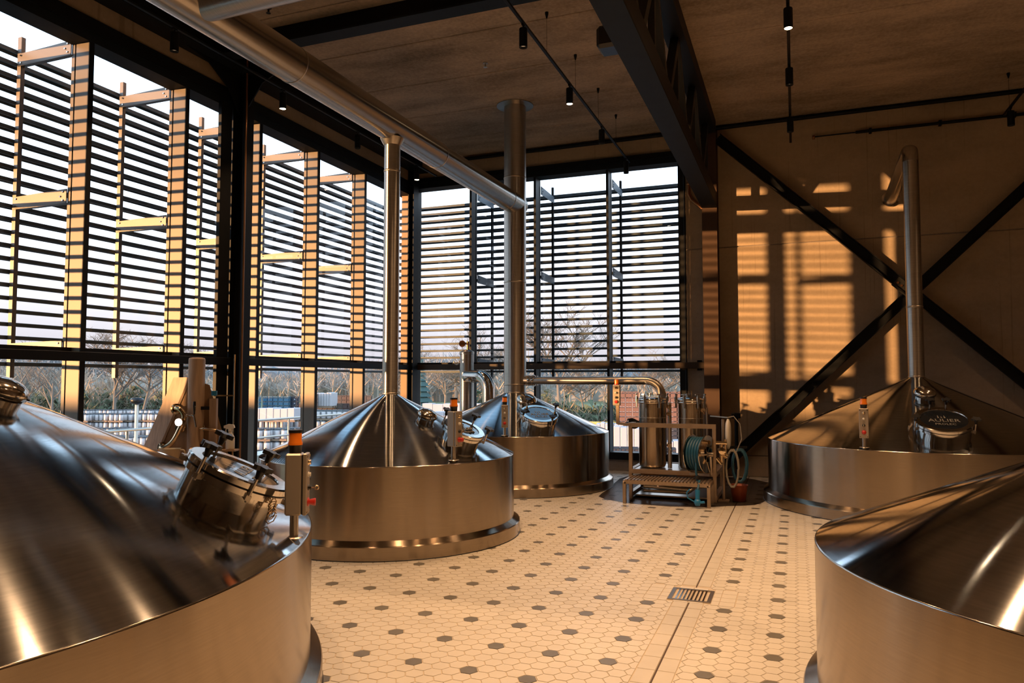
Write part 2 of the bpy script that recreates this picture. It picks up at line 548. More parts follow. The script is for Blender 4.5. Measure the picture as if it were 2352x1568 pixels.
def tile_mb(mb, poly, mi, dz=0.0):
    n = len(poly)
    cx_ = sum(p[0] for p in poly) / n; cy_ = sum(p[1] for p in poly) / n
    b = 0.965
    vs = [(x, y, -0.006) for x, y in poly] + [(cx_ + (x - cx_) * b, cy_ + (y - cy_) * b, dz) for x, y in poly]
    fs = [tuple(range(n, 2 * n))] + [(i, (i + 1) % n, n + (i + 1) % n, n + i) for i in range(n)]
    mb.add(vs, fs, mi)
full_hex = {}
nl = nd = 0
rest = MB()
for vis, size, dark, poly, (cx_, cy_) in tiles:
    dz = random.uniform(-0.0006, 0.0006)
    if vis and ((dark and nd < 290) or (not dark and nl < 290)):
        n = len(poly); a = abs(sum(poly[k][0] * poly[(k + 1) % n][1] - poly[(k + 1) % n][0] * poly[k][1] for k in range(n))) / 2
        nm = 'dark_hex_tile' if dark else 'hex_tile'
        mt = M['tile_dark'] if dark else M['tile']
        if n == 6 and a > 0.98 * 2.598 * (S - 0.0022) ** 2:
            key = dark
            if key not in full_hex:
                mb = MB(); tile_mb(mb, [(x - cx_, y - cy_) for x, y in poly], 0)
                full_hex[key] = mb.mesh(nm, mt)
            ob = bpy.data.objects.new(nm, full_hex[key]); COL.objects.link(ob)
            ob.location = (cx_, cy_, dz); ob.parent = floor
        else:
            mb = MB(); tile_mb(mb, poly, 0, dz); ob = mb.build(nm, mt, floor, org=(cx_, cy_, 0))
        if dark: nd += 1
        else: nl += 1
    else:
        tile_mb(rest, poly, 1 if dark else (2 if random.random() < 0.12 else 0), dz)
ob = rest.build('hex_tile_field', [M['tile'], M['tile_dark'], M['tile_b']], floor); ob['kind'] = 'stuff'
# drain channel: two rows of square tiles beside a dark slot
XM = -0.762
y = 1.2; k = 0
while y < YB - 0.02:
    L = 0.203
    for (a, b) in ((BX0 + 0.002, XM - 0.006), (XM + 0.006, BX1 - 0.002)):
        if not (GY0 - 0.01 < y + L / 2 < GY1 + 0.01):
            y1 = min(y + L - 0.003, YB)
            if y < GY0 < y1: y1 = GY0 - 0.003
            y0_ = y
            if y < GY1 < y1: y0_ = GY1 + 0.003
            mb = MB(); tile_mb(mb, [(a, y0_), (b, y0_), (b, y1), (a, y1)], 0)
            mb.build('channel_tile', M['tile_b'], floor, org=((a + b) / 2, (y0_ + y1) / 2, 0))
    y += L
MB().box(XM - 0.005, XM + 0.005, 1.2, YB, -0.02, -0.0035).build('drain_slot', M['drainline'], floor)
# ---- floor drain with its square surround
gd = thing('floor_drain', 'square steel floor drain with slotted grate set in the tiled channel', 'drain', (-0.77, 5.80, 0))
gx0, gx1, gy0, gy1 = -0.925, -0.612, 5.635, 5.955
mb = MB()
for (a, b, c, d) in ((gx0, gx1, gy0, gy0 + 0.022), (gx0, gx1, gy1 - 0.022, gy1), (gx0, gx0 + 0.028, gy0 + 0.022, gy1 - 0.022), (gx1 - 0.028, gx1, gy0 + 0.022, gy1 - 0.022)):
    mb.box(a, b, c, d, -0.02, 0.004)
mb.build('grate_frame', M['satin'], gd)
for i in range(8):
    xx = gx0 + 0.028 + (i + 1) * (gx1 - gx0 - 0.056) / 9
    MB().box(xx - 0.006, xx + 0.006, gy0 + 0.022, gy1 - 0.022, -0.018, 0.003).build('grate_bar', M['polished'], gd)
MB().box(gx0 + 0.028, gx1 - 0.028, gy0 + 0.13, gy0 + 0.15, -0.03, -0.016).build('cross_bar', M['satin'], gd)
MB().box(gx0 + 0.02, gx1 - 0.02, gy0 + 0.02, gy1 - 0.02, -0.20, -0.15).build('sump', M['drainline'], gd)
for i in range(6):
    for j in range(4):
        a = GX0 + i * (GX1 - GX0) / 6; b = GX0 + (i + 1) * (GX1 - GX0) / 6 - 0.003
        c = GY0 + j * (GY1 - GY0) / 4; d = GY0 + (j + 1) * (GY1 - GY0) / 4 - 0.003
        a2, b2, c2, d2 = a, b, c, d
        # trim against the grate
        if a < gx1 and b > gx0 and c < gy1 and d > gy0:
            if a < gx0: b2 = gx0 - 0.004
            elif b > gx1: a2 = gx1 + 0.004
            elif c < gy0 - 0.01: d2 = gy0 - 0.004
            elif d > gy1 + 0.01: c2 = gy1 + 0.004
            else: continue
        if b2 - a2 < 0.02 or d2 - c2 < 0.02: continue
        mb = MB(); tile_mb(mb, [(a2, c2), (b2, c2), (b2, d2), (a2, d2)], 0)
        mb.build('square_tile', M['tile'], floor, org=((a2 + b2) / 2, (c2 + d2) / 2, 0))

# ---- walls
wb_ = thing('wall_back', None, None, (0, YB, 0), kind='structure')
MB().box(XL - 0.35, -1.80, YB, YB + 0.35, -0.3, 0.20).build('plinth', M['plinth'], wb_)
MB().box(XL - 0.35, -1.80, YB - 0.02, YB + 0.02, 0.0, 0.055).build('skirting_ledge', M['plinth'], wb_)
MB().box(XL - 0.35, -1.80, YB, YB + 0.30, 5.72, ZC + 0.3).build('concrete_header', M['wallc'], wb_)
# panels of the solid part; the one beside the window stands in front of the glazing line
for (a, b, c, d) in ((-1.80, -1.452, 0, 3.935), (-1.80, -1.452, 3.95, ZC), (-1.445, XR + 0.3, 0.36, 3.935), (-1.445, XR + 0.3, 3.95, ZC), (-1.445, XR + 0.3, 0.0, 0.345)):
    MB().bbox(a, b, YB, YB + 0.30, c, d, 0.006).build('concrete_panel', M['wallc'], wb_)
MB().box(-1.80, XR + 0.3, YB + 0.02, YB + 0.34, -0.3, ZC + 0.3).build('wall_core', M['plinth'], wb_)
wl_ = thing('wall_left', None, None, (XL, 6, 0), kind='structure')
MB().box(XL - 0.35, XL, YG0, YB + 0.35, -0.3, 0.20).build('plinth', M['plinth'], wl_)
MB().box(XL - 0.35, XL, YG0, YB + 0.35, 5.62, ZC + 0.3).build('concrete_header', M['wallc'], wl_)
MB().box(XL - 0.35, XL, YF - 0.3, YG0, -0.3, ZC + 0.3).build('concrete_panel', M['wallc'], wl_)
struct(MB().box(XR, XR + 0.3, YF - 0.3, YB, -0.3, ZC + 0.3).build('wall_right', M['wallc']))
struct(MB().box(XL, XR, YF - 0.3, YF, -0.3, ZC + 0.3).build('wall_front', M['wallc']))
# ---- ceiling of precast slabs
ce = thing('ceiling', None, None, (0, 4, ZC), kind='structure')
MB().box(XL - 0.35, XR + 0.3, YF - 0.3, YB + 0.35, ZC + 0.04, ZC + 0.3).build('slab_core', M['plinth'], ce)
yy = 8.45 - 1.23 * 11
while yy < YB:
    for (a, b) in ((XL, -1.33), (-1.32, XR)):
        MB().bbox(a, b, max(yy + 0.009, YF), min(yy + 1.221, YB), ZC, ZC + 0.05, 0.007).build('ceiling_slab', M['ceiling'], ce)
    yy += 1.23

# ================================================================ glazing
YM = [4.37 + 1.4 * k for k in range(7)]   # 4.37 5.77 7.17 8.57 9.97 11.37 12.77
YM = [4.37, 5.765, 7.145, 8.54, 9.935, 11.34]
ZG0, ZT0, ZT1, ZG1 = 0.24, 1.945, 1.985, 5.385
DG = 0.20
w1 = thing('window_1', 'tall left window wall of dark mullions and clear panes', None, (XL, 8, 0), kind='structure')
def mull_left(Y):
    o = MB().box(XL - DG, XL - 0.012, Y - 0.032, Y + 0.032, ZG0, ZG1).build('mullion', M['mullion'], w1)
    MB().box(XL - 0.012, XL, Y - 0.032, Y + 0.032, ZG0, ZG1).build('mullion_face', M['mullion_in'], o)
    MB().box(XL - DG - 0.075, XL - DG - 0.028, Y - 0.027, Y + 0.027, ZG0, ZG1).build('pressure_cap', M['mullion'], o)
for Y in YM: mull_left(Y)
edges = [YG0] + YM + [YB - 0.05]
for Y in (YG0 + 0.04, ):
    mull_left(Y)
for a, b in zip(edges[:-1], edges[1:]):
    for (c, d) in ((ZG0 + 0.05, ZT0), (ZT1, ZG1 - 0.03)):
        MB().box(XL - DG - 0.018, XL - DG - 0.006, a + 0.005, b - 0.005, c - 0.01, d + 0.01).build('pane', M['glass'], w1)
MB().box(XL - DG - 0.03, XL - 0.13, YG0, YB + 0.10, ZT0, ZT1).build('transom', M['mullion_in'], w1)
MB().box(XL - DG - 0.06, XL + 0.02, YG0, YB, ZG0 - 0.05, ZG0 + 0.06).build('sill_frame', M['black'], w1)
MB().box(XL - DG - 0.06, XL + 0.01, YG0, YB, ZG1 - 0.02, 5.47).build('head_frame', M['beamblack'], w1)
MB().box(XL - 0.10, XL + 0.04, YG0, YB, 5.47, 5.62).build('head_channel', M['black'], w1)

w2 = thing('window_2', 'back window wall with slim dark mullions and clear panes', None, (-4.5, YB, 0), kind='structure')
XMB = [-5.96, -4.61, -3.19]
ZH = 5.56
def mull_back(X, w=0.045):
    o = MB().box(X - w / 2, X + w / 2, YB + 0.0, YB + DG, ZG0, ZH).build('mullion', M['mullion_in'], w2)
    MB().box(X - w / 2, X + w / 2, YB + DG + 0.028, YB + DG + 0.075, ZG0, ZH).build('pressure_cap', M['mullion_in'], o)
for X in XMB: mull_back(X)
mull_back(-1.85, 0.10)
MB().box(XL - 0.27, XL - 0.0, YB - 0.025, YB + 0.27, ZG0, ZH).build('corner_post', M['mullion_in'], w2)
ex = [XL] + XMB + [-1.80]
for a, b in zip(ex[:-1], ex[1:]):
    for (c, d) in ((ZG0 + 0.05, ZT0), (ZT1, ZH - 0.03)):
        MB().box(a + 0.005, b - 0.005, YB + DG + 0.006, YB + DG + 0.018, c - 0.01, d + 0.01).build('pane', M['glass'], w2)
MB().box(XL, -1.80, YB + 0.10, YB + DG + 0.03, ZT0, ZT1).build('transom', M['mullion_in'], w2)
MB().box(XL, -1.80, YB - 0.03, YB + DG + 0.06, 0.20, 0.33).build('sill_frame', M['black'], w2)
MB().box(XL, -1.80, YB - 0.03, YB + DG + 0.06, ZH - 0.03, 5.64).build('head_frame', M['beamblack'], w2)
MB().box(XL, -1.80, YB - 0.06, YB + 0.05, 5.64, 5.73).build('head_channel', M['black'], w2)

# box rail in front of both windows
tr1 = thing('handrail_beam', 'dark box rail running along the left window wall', 'rail', (XL + 0.05, 8, 1.83))
MB().bbox(XL + 0.01, XL + 0.09, 0.6 + YG0 - 0.6, YB - 0.1, 1.835, 1.935, 0.006).build('rail', M['black'], tr1)
for Y in YM: MB().box(XL - 0.001, XL + 0.012, Y - 0.04, Y + 0.04, 1.845, 1.925).build('fixing_plate', M['satin'], tr1)
tr2 = thing('handrail_beam', 'brown-lit box rail running along the back window wall', 'rail', (-4.5, YB - 0.05, 1.83))
MB().bbox(XL + 0.1, -1.47, YB - 0.10, YB - 0.01, 1.835, 1.945, 0.006).build('rail', mat('brown_lit_rail', (0.05, 0.035, 0.025), 0.35, 0.3), tr2)  # brown cast of the light put into the rail's colour
MB().box(-1.60, -1.52, YB - 0.012, YB + 0.0, 1.80, 1.98).build('fixing_plate', M['black'], tr2)

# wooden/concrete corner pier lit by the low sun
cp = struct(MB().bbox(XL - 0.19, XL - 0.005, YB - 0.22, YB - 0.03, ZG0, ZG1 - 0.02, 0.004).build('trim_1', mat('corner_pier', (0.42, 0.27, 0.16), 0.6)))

# ================================================================ outside sun screens
ZS0 = 5.455; DZ = 0.1508; NS = 25
SY0 = 3.12
def slat_prof(w):
    # cross-section in (outward, z): blade with turned-down lips
    return [(0.00, -0.044), (0.0, 0.0), (0.03, 0.004), (w - 0.03, 0.007), (w, 0.002), (w, -0.034), (w - 0.010, -0.034), (w - 0.018, -0.008), (0.03, -0.010), (0.014, -0.044)]
def make_screen(name, label, side):
    t = thing(name, label, 'sunshade', (-8.4, 7, 0) if side == 'L' else (-4.5, 14.4, 0))
    for k in range(NS):
        z = ZS0 - k * DZ
        mb = MB()
        if side == 'L':
            pts = [(-8.36 - u, SY0, z + w) for u, w in slat_prof(0.135)]
            mb.prism(pts, (0, 0, 0), (0, 14.32 - SY0, 0))
        else:
            pts = [(-8.34, 14.36 + u, z + w) for u, w in slat_prof(0.22)]
            mb.prism(pts, (0, 0, 0), (8.34 - 1.0, 0, 0))
        mb.build('slat', M['slat'], t)
    P = (YM if side == 'L' else XMB + [-1.85])
    for p in P:
        if side == 'L':
            o = MB().box(-8.345, -8.285, p - 0.035, p + 0.015, 1.66, 5.60).build('post', M['bracket'], t)
            for k in range(NS):
                z = ZS0 - k * DZ
                MB().box(-8.44, -8.345, p - 0.03, p + 0.01, z - 0.012, z - 0.002).build('clip', M['mullion_in'], o)
        else:
            o = MB().box(p - 0.015, p + 0.025, 14.285, 14.345, 1.66, 5.60).build('post', M['mullion_in'], t)
        for z in (5.335, 3.66, 1.985):
            if side == 'L':
                a = MB()
                pts = [(-7.47, p - 0.045, z - 0.08), (-7.47, p - 0.045, z + 0.08), (-8.33, p - 0.045, z + 0.06), (-8.33, p - 0.045, z - 0.07)]
                a.prism(pts, (0, 0, 0), (0, 0.012, 0)); a.box(-8.33, -7.47, p - 0.045, p + 0.01, z - 0.082, z - 0.076)
                a = a.build('bracket_arm', M['bracket'], t)
                for (xx, zz) in ((-7.52, 0.05), (-7.56, 0.0), (-7.52, -0.045), (-8.27, 0.035), (-8.27, -0.05)):
                    MB().cyl((xx, p - 0.055, z + zz), (xx, p - 0.045, z + zz), 0.010, 8).build('bolt', M['polished'], a)
            else:
                a = MB()
                pts = [(p + 0.03, 13.47, z - 0.08), (p + 0.03, 13.47, z + 0.08), (p + 0.03, 14.30, z + 0.06), (p + 0.03, 14.30, z - 0.07)]
                a.prism(pts, (0, 0, 0), (0.012, 0, 0))
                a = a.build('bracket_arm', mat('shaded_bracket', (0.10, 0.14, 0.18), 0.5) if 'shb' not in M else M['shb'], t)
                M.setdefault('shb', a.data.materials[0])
                for (yy_, zz) in ((13.52, 0.05), (13.56, 0.0), (13.52, -0.045)):
                    MB().cyl((p + 0.042, yy_, z + zz), (p + 0.05, yy_, z + zz), 0.010, 8).build('bolt', M['mullion_in'], a)
    return t
make_screen('slatted_sun_screen', 'long slatted metal sun screen outside the left window wall', 'L')
make_screen('slatted_sun_screen', 'slatted metal sun screen outside the back window wall', 'B')

# ================================================================ black steelwork
def icol(name, label, x0, x1, y0, y1, z0, z1, web='x', mt=None):
    mt = mt or M['black']
    t = thing(name, label, 'column', ((x0 + x1) / 2, (y0 + y1) / 2, z0))
    f = 0.018
    if web == 'x':
        MB().box(x0, x0 + f, y0, y1, z0, z1).build('flange', mt, t)
        MB().box(x1 - f, x1, y0, y1, z0, z1).build('flange', mt, t)
        MB().box(x0 + f, x1 - f, (y0 + y1) / 2 - 0.008, (y0 + y1) / 2 + 0.008, z0, z1).build('web', mt, t)
    else:
        MB().box(x0, x1, y0, y0 + f, z0, z1).build('flange', mt, t)
        MB().box(x0, x1, y1 - f, y1, z0, z1).build('flange', mt, t)
        MB().box((x0 + x1) / 2 - 0.008, (x0 + x1) / 2 + 0.008, y0 + f, y1 - f, z0, z1).build('web', mt, t)
    MB().box(x0 - 0.03, x1 + 0.03, y0 - 0.03, y1 + 0.03, z0, z0 + 0.02).build('base_plate', mt, t)
    return t
c1 = icol('steel_column', 'black steel column against the left window wall, behind the oak tap tower', XL + 0.02, XL + 0.22, 7.92, 8.12, 0, ZC)
# haunch plates, lug and conduit on it
MB().prism([(XL + 0.12, 7.92, ZC), (XL + 0.12, 7.92, 5.30), (XL + 0.12, 7.70, 5.58), (XL + 0.12, 7.35, 5.78), (XL + 0.12, 6.9, 5.85), (XL + 0.12, 6.9, ZC)], (0, 0, 0), (0.02, 0, 0)).build('gusset_plate', M['black'], c1)
MB().prism([(XL + 0.22, 8.0, ZC), (XL + 0.22, 8.0, 5.40), (XL + 0.45, 8.0, 5.70), (XL + 0.8, 8.0, 5.86), (XL + 0.8, 8.0, ZC)], (0, 0, 0), (0, 0.02, 0)).build('gusset_plate', M['black'], c1)
MB().cyl((XL + 0.245, 7.94, 0), (XL + 0.245, 7.94, ZC), 0.014, 10).build('conduit', M['copper'], c1)
MB().bbox(XL + 0.0, XL + 0.06, 7.885, 7.915, 1.69, 1.75, 0.004).build('bolted_lug', M['brass'], c1)
c1b = MB().bbox(XL + 0.0, XL + 0.06, 7.68, 7.88, 0.0, 5.40, 0.004).build('window_post', M['black'])
tag(c1b, 'flat black post standing close before the column by the left windows', 'post')
icol('steel_column', 'black steel column in the far left corner between the two window walls', XL + 0.02, XL + 0.15, YB - 0.34, YB - 0.14, 0, ZC)
MB().bbox(XL - 0.17, XL + 0.04, 4.16, 4.55, 0.0, 5.46, 0.004).build('shadow_post', M['black'], w1)  # out-of-view post, added to cast the wide shadow bar on the back wall
icol('steel_column', 'black steel column at the end of the lattice truss beside the cross brace', -1.45, -1.20, YB - 0.32, YB - 0.02, 0, ZC, web='y', mt=mat('sunlit_black_paint', (0.075, 0.042, 0.026), 0.42, 0.1))  # brown of the sunlight put into this column's black colour

# longitudinal beam at the head of the left wall
lb = thing('edge_beam', 'black beam under the ceiling along the left wall', 'beam', (XL + 0.2, 6, ZC))
MB().box(XL + 0.01, XL + 0.30, YF + 0.02, YB - 0.02, ZC - 0.26, ZC - 0.235).build('flange', M['black'], lb)
MB().box(XL + 0.14, XL + 0.17, YF + 0.02, YB - 0.02, ZC - 0.235, ZC - 0.001).build('web', M['black'], lb)
# cross beam over the vessels
xb = thing('cross_beam', 'black beam crossing under the ceiling above the big duct', 'beam', (-4, 7.8, ZC))
MB().box(XL + 0.32, -1.46, 7.34, 7.56, ZC - 0.25, ZC - 0.225).build('flange', M['beamblack'], xb)
MB().box(XL + 0.32, -1.46, 7.43, 7.46, ZC - 0.225, ZC - 0.001).build('web', M['black'], xb)
# lattice truss running towards the back wall
ts = thing('lattice_truss', 'deep black lattice truss running under the ceiling to the back wall', 'truss', (-1.33, 5, 4.6))
TY0, TY1 = -4.9, YB - 0.02
MB().box(-1.447, -1.20, TY0, TY1 - 0.32, 4.59, 4.62).build('bottom_flange', M['beamblack'], ts)
for xx in (-1.447, -1.222):
    MB().box(xx, xx + 0.022, TY0, TY1 - 0.32, 4.62, 4.84).build('chord_web', M['black'], ts)
MB().box(-1.447, -1.20, TY0, TY1 - 0.32, ZC - 0.22, ZC - 0.001).build('top_chord', M['black'], ts)
k = 0; yy = TY0 + 0.1
M['trussdiag'] = mat('truss_diagonal_paint', (0.02, 0.02, 0.018), 0.5)
while yy < TY1 - 1.2:
    a, b = (4.80, ZC - 0.2) if k % 2 == 0 else (ZC - 0.2, 4.80)
    MB().bar((-1.325, yy, a), (-1.325, yy + 0.82, b), 0.10, 0.10, up=(1, 0, 0)).build('diagonal', M['trussdiag'], ts)
    if k % 2 == 0: MB().box(-1.36, -1.29, yy + 0.78, yy + 0.86, 4.84, ZC - 0.22).build('upright', M['trussdiag'], ts)
    yy += 0.82; k += 1

# cross bracing on the right-hand bay
XC, ZCB = 1.72, 3.02
br = thing('cross_brace', 'black crossed diagonal braces bolted in front of the concrete wall', 'brace', (XC, YB - 0.1, 0))
P1, P2, P3, P4 = (-1.19, YB - 0.16, 5.83), (4.63, YB - 0.16, 0.22), (-1.19, YB - 0.10, 0.15), (4.63, YB - 0.10, 5.83)
def channel_bar(p, q, w=0.17):
    mb = MB(); mb.bar(p, q, 0.02, w, up=(0, 0, 1))
    p, q = Vector(p), Vector(q); d = (q - p).normalized(); n = Vector((0, 1, 0)).cross(d).normalized()
    for s in (-1, 1):
        o = n * (w / 2 - 0.008) * s + Vector((0, -0.035, 0))
        mb.bar(p + o, q + o, 0.07, 0.014, up=(0, 0, 1))
    return mb
channel_bar(P1, P2).build('diagonal', M['black'], br)
channel_bar(P3, P4).build('diagonal', M['black'], br)
d1 = (Vector(P2) - Vector(P1)).normalized(); n1 = Vector((0, 1, 0)).cross(d1)
cc = Vector((XC - 0.04, YB - 0.18, ZCB + 0.02))
MB().obox(cc, d1, (0, 1, 0), n1, 0.24, 0.010, 0.085).build('gusset_plate', M['trussdiag'], br)
for i, s in enumerate((-0.19, -0.12, 0.12, 0.19)):
    q = cc + d1 * s
    MB().cyl(q + Vector((0, -0.03, 0)), q, 0.018, 8).build('bolt', M['copper'], br)
icol('steel_column', 'black steel column at the right end of the cross brace', 4.62, 4.86, YB - 0.30, YB - 0.02, 0, ZC, web='y')

# service pipe along the wall head and the wall-mounted conduit
struct(MB().tube([(XL + 0.3, YB - 0.05, ZC - 0.075), (XR, YB - 0.05, ZC - 0.02)], 0.035, 10).build('trim_2', M['black']))
wc = thing('wall_conduit', 'thin black conduit fixed high across the concrete wall above the cross brace', 'conduit', (2, YB - 0.05, 5.68))
MB().tube([(0.36, YB - 0.06, 5.70), (1.0, YB - 0.06, 5.70)], 0.012, 8).build('conduit_end', M['black'], wc)
MB().tube([(1.0, YB - 0.06, 5.70), (XR - 0.1, YB - 0.06, 5.70)], 0.026, 8).build('conduit', M['black'], wc)
MB().lathe([(0.0, -0.02), (0.035, -0.02), (0.035, 0.02), (0, 0.02)], (0.36, YB - 0.04, 5.70), 10, axis=(1, 0, 0)).build('end_bracket', M['copper'], wc)
for i in range(6): MB().box(1.2 + i, 1.24 + i, YB - 0.09, YB, 5.665, 5.74).build('pipe_clip', M['black'], wc)

# copper downpipe beside the window, and thin black conduits
cpp = thing('copper_downpipe', 'copper pipe dropping beside the back window and kicking behind the column', 'pipe', (-1.7, YB - 0.06, 0))
MB().tube([(-1.70, YB - 0.06, 5.35), (-1.70, YB - 0.06, 4.92), (-1.66, YB - 0.06, 4.82), (-1.47, YB - 0.06, 4.64)], 0.032, 12).build('pipe', M['copper'], cpp)
MB().lathe([(0.033, -0.02), (0.042, -0.02), (0.042, 0.02), (0.033, 0.02)], (-1.70, YB - 0.06, 5.1), 14).build('collar', M['copper'], cpp)
MB().tube([(-1.78, YB - 0.045, 5.5), (-1.78, YB - 0.045, 0.35)], 0.02, 8).build('side_conduit', M['black'], cpp)

# ================================================================ brewing vessels
def text_mesh(s, size):
    c = bpy.data.curves.new('t', 'FONT'); c.body = s; c.size = size; c.align_x = 'CENTER'; c.align_y = 'CENTER'; c.extrude = 0.0006; c.resolution_u = 2
    o = bpy.data.objects.new('t', c); COL.objects.link(o)
    bpy.context.view_layer.update()
    me = bpy.data.meshes.new_from_object(o.evaluated_get(bpy.context.evaluated_depsgraph_get()))
    bpy.data.objects.remove(o); 
    vs = [v.co.copy() for v in me.vertices]; fs = [tuple(p.vertices) for p in me.polygons]
    bpy.data.meshes.remove(me)
    return vs, fs

def local(c, right, up_, n):
    c, right, up_, n = Vector(c), Vector(right), Vector(up_), Vector(n)
    return lambda x, y, z: c + right * x + up_ * y + n * z

def manway(v, t, ang, rc, rad, hh=0.20, text=True, knobs=(25, 115, 205, 295), open_tag=None, text_rot=0.0):
    cx_, cy_, R, rp, zt = v
    sl = (zt - RIM) / (R - rp)
    a = math.radians(ang)
    out = Vector((math.cos(a), math.sin(a), 0))
    n = Vector((out.x * sl, out.y * sl, 1)).normalized()
    down = (out - n * out.dot(n)).normalized()
    right = n.cross(-down).normalized() * 1.0     # to the right when seen from below the slope
    right = (-down).cross(n).normalized()
    base = Vector((cx_, cy_, 0)) + out * rc; base.z = RIM + (R - rc) * sl
    o = MB()
    o.lathe([(rad - 0.012, -0.04), (rad - 0.01, hh * 0.55), (rad + 0.012, hh * 0.56), (rad + 0.012, hh * 0.74), (rad - 0.004, hh * 0.75)], base, 40, axis=n, sharp=True)
    mw = o.build('manway', M['polished'], t)
    o = MB(); o.lathe([(rad + 0.006, hh * 0.77), (rad + 0.014, hh * 0.80), (rad + 0.014, hh * 0.96), (rad + 0.004, hh), (rad - 0.05, hh), (rad - 0.055, hh - 0.012)], base, 40, axis=n, sharp=True)
    o.build('lid_ring', M['polished'], mw)
    o = MB(); o.lathe([(0.0001, hh - 0.008), (rad - 0.054, hh - 0.008)], base, 40, axis=n)
    o.build('sight_glass', M['darkglass'], mw)
    o = MB(); o.lathe([(rad + 0.004, hh * 0.745), (rad + 0.004, hh * 0.775)], base, 40, axis=n)
    o.build('gasket', M['blackp'], mw)
    for k in knobs:
        kk = math.radians(k)
        q = base + (right * math.cos(kk) - down * math.sin(kk)) * (rad + 0.03)
        rdir = (right * math.cos(kk) - down * math.sin(kk))
        tdir = n.cross(rdir)
        o = MB()
        o.cyl(q + n * (hh * 0.45), q + n * (hh + 0.035), 0.008, 10)
        o.obox(q + n * (hh * 0.58) - rdir * 0.012, rdir, tdir, n, 0.020, 0.013, 0.013)
        kb = o.build('clamp_bolt', M['satin'], mw)
        o = MB()
        c0 = q + n * (hh + 0.03)
        o.lathe([(0.014, 0), (0.017, 0.02), (0.022, 0.04), (0.018, 0.05)], c0, 12, axis=n)
        prof = []
        pts = []
        for j in range(20):
            an = 2 * PI * j / 20; rr = 0.042 + 0.011 * math.cos(5 * an)
            pts.append(c0 + n * 0.045 + (rdir * math.cos(an) + tdir * math.sin(an)) * rr)
        o.prism(pts, (0, 0, 0), n * 0.022)
        o.build('star_knob', M['blackp'], mw)
    # hinge on the upper side
    o = MB()
    h0 = base - down * (rad + 0.01) + n * (hh * 0.7)
    o.cyl(h0 - right * 0.09, h0 + right * 0.09, 0.014, 10)
    for s in (-0.06, 0.06): o.obox(h0 + right * s + down * 0.03, right, down, n, 0.012, 0.05, 0.014)
    o.build('hinge', M['satin'], mw)
    if text:
        cr_, sr_ = math.cos(text_rot), math.sin(text_rot)
        r2 = right * cr_ + (-down) * sr_; u2 = -right * sr_ + (-down) * cr_
        o = MB()
        for s, sz, yo in (('AULIER', rad * 0.34, -rad * 0.08), ('PROLEC', rad * 0.20, -rad * 0.38)):
            vs, fs = text_mesh(s, sz)
            L = local(base + n * (hh - 0.006) + u2 * yo, r2, u2, n)
            o.add([L(*p) for p in vs], fs)
        # two little towers over the name
        for dx, w, h in ((-0.16, 0.03, 0.26), (-0.05, 0.025, 0.18), (0.06, 0.03, 0.24)):
            L = local(base + n * (hh - 0.006), r2, u2, n)
            o.add([L(rad * (dx - w), rad * 0.12, 0), L(rad * (dx + w), rad * 0.12, 0), L(rad * dx, rad * (0.12 + h), 0)], [(0, 1, 2)])
        o.build('lettering', M['etch'], mw)
    # yellow cable bundle at the hinge clamp
    if open_tag:
        q = base + (right * math.cos(math.radians(open_tag)) - down * math.sin(math.radians(open_tag))) * (rad + 0.025) + n * hh * 0.6
        rd = (right * math.cos(math.radians(open_tag)) - down * math.sin(math.radians(open_tag)))
        o = MB()
        for j in range(7):
            a0 = random.uniform(0, 6.28); r_ = random.uniform(0.012, 0.035)
            o.tube([q + rd * 0.01 * j * 0.5 + n * (-0.01 * j) + (n.cross(rd) * math.cos(a0 + i) + n * math.sin(a0 + i)) * r_ for i in range(7)], 0.003, 5)
        o.build('cable_tie_bundle', M['brass'], mw)
    return mw

def vent(v, t, ang, rc, rad=0.12):
    cx_, cy_, R, rp, zt = v
    sl = (zt - RIM) / (R - rp); a = math.radians(ang)
    out = Vector((math.cos(a), math.sin(a), 0)); n = Vector((out.x * sl, out.y * sl, 1)).normalized()
    base = Vector((cx_, cy_, 0)) + out * rc; base.z = RIM + (R - rc) * sl
    o = MB(); o.lathe([(rad * 0.86, -0.05), (rad * 0.86, rad * 0.30), (rad * 0.92, rad * 0.34)], base, 28, axis=n, sharp=True)
    vc = o.build('vent_cap', M['polished'], t)
    o = MB(); o.lathe([(rad * 0.90, rad * 0.40), (rad, rad * 0.42), (rad * 1.0, rad * 0.66), (rad * 0.90, rad * 0.86), (rad * 0.62, rad * 1.02), (rad * 0.3, rad * 1.10), (0.0001, rad * 1.12)], base, 28, axis=n)
    o.build('dome', M['polished'], vc)
    o = MB()
    tn = n.cross(out).normalized()
    dn = n.cross(tn)
    for k in range(4):
        an = k * PI / 2 + 0.6
        rd = tn * math.cos(an) + dn * math.sin(an)
        o = MB(); o.obox(base + rd * (rad * 0.985) + n * rad * 0.52, rd, n.cross(rd), n, 0.006, rad * 0.30, rad * 0.04)
        o.build('vent_slot', M['blackp'], vc)
    return vc

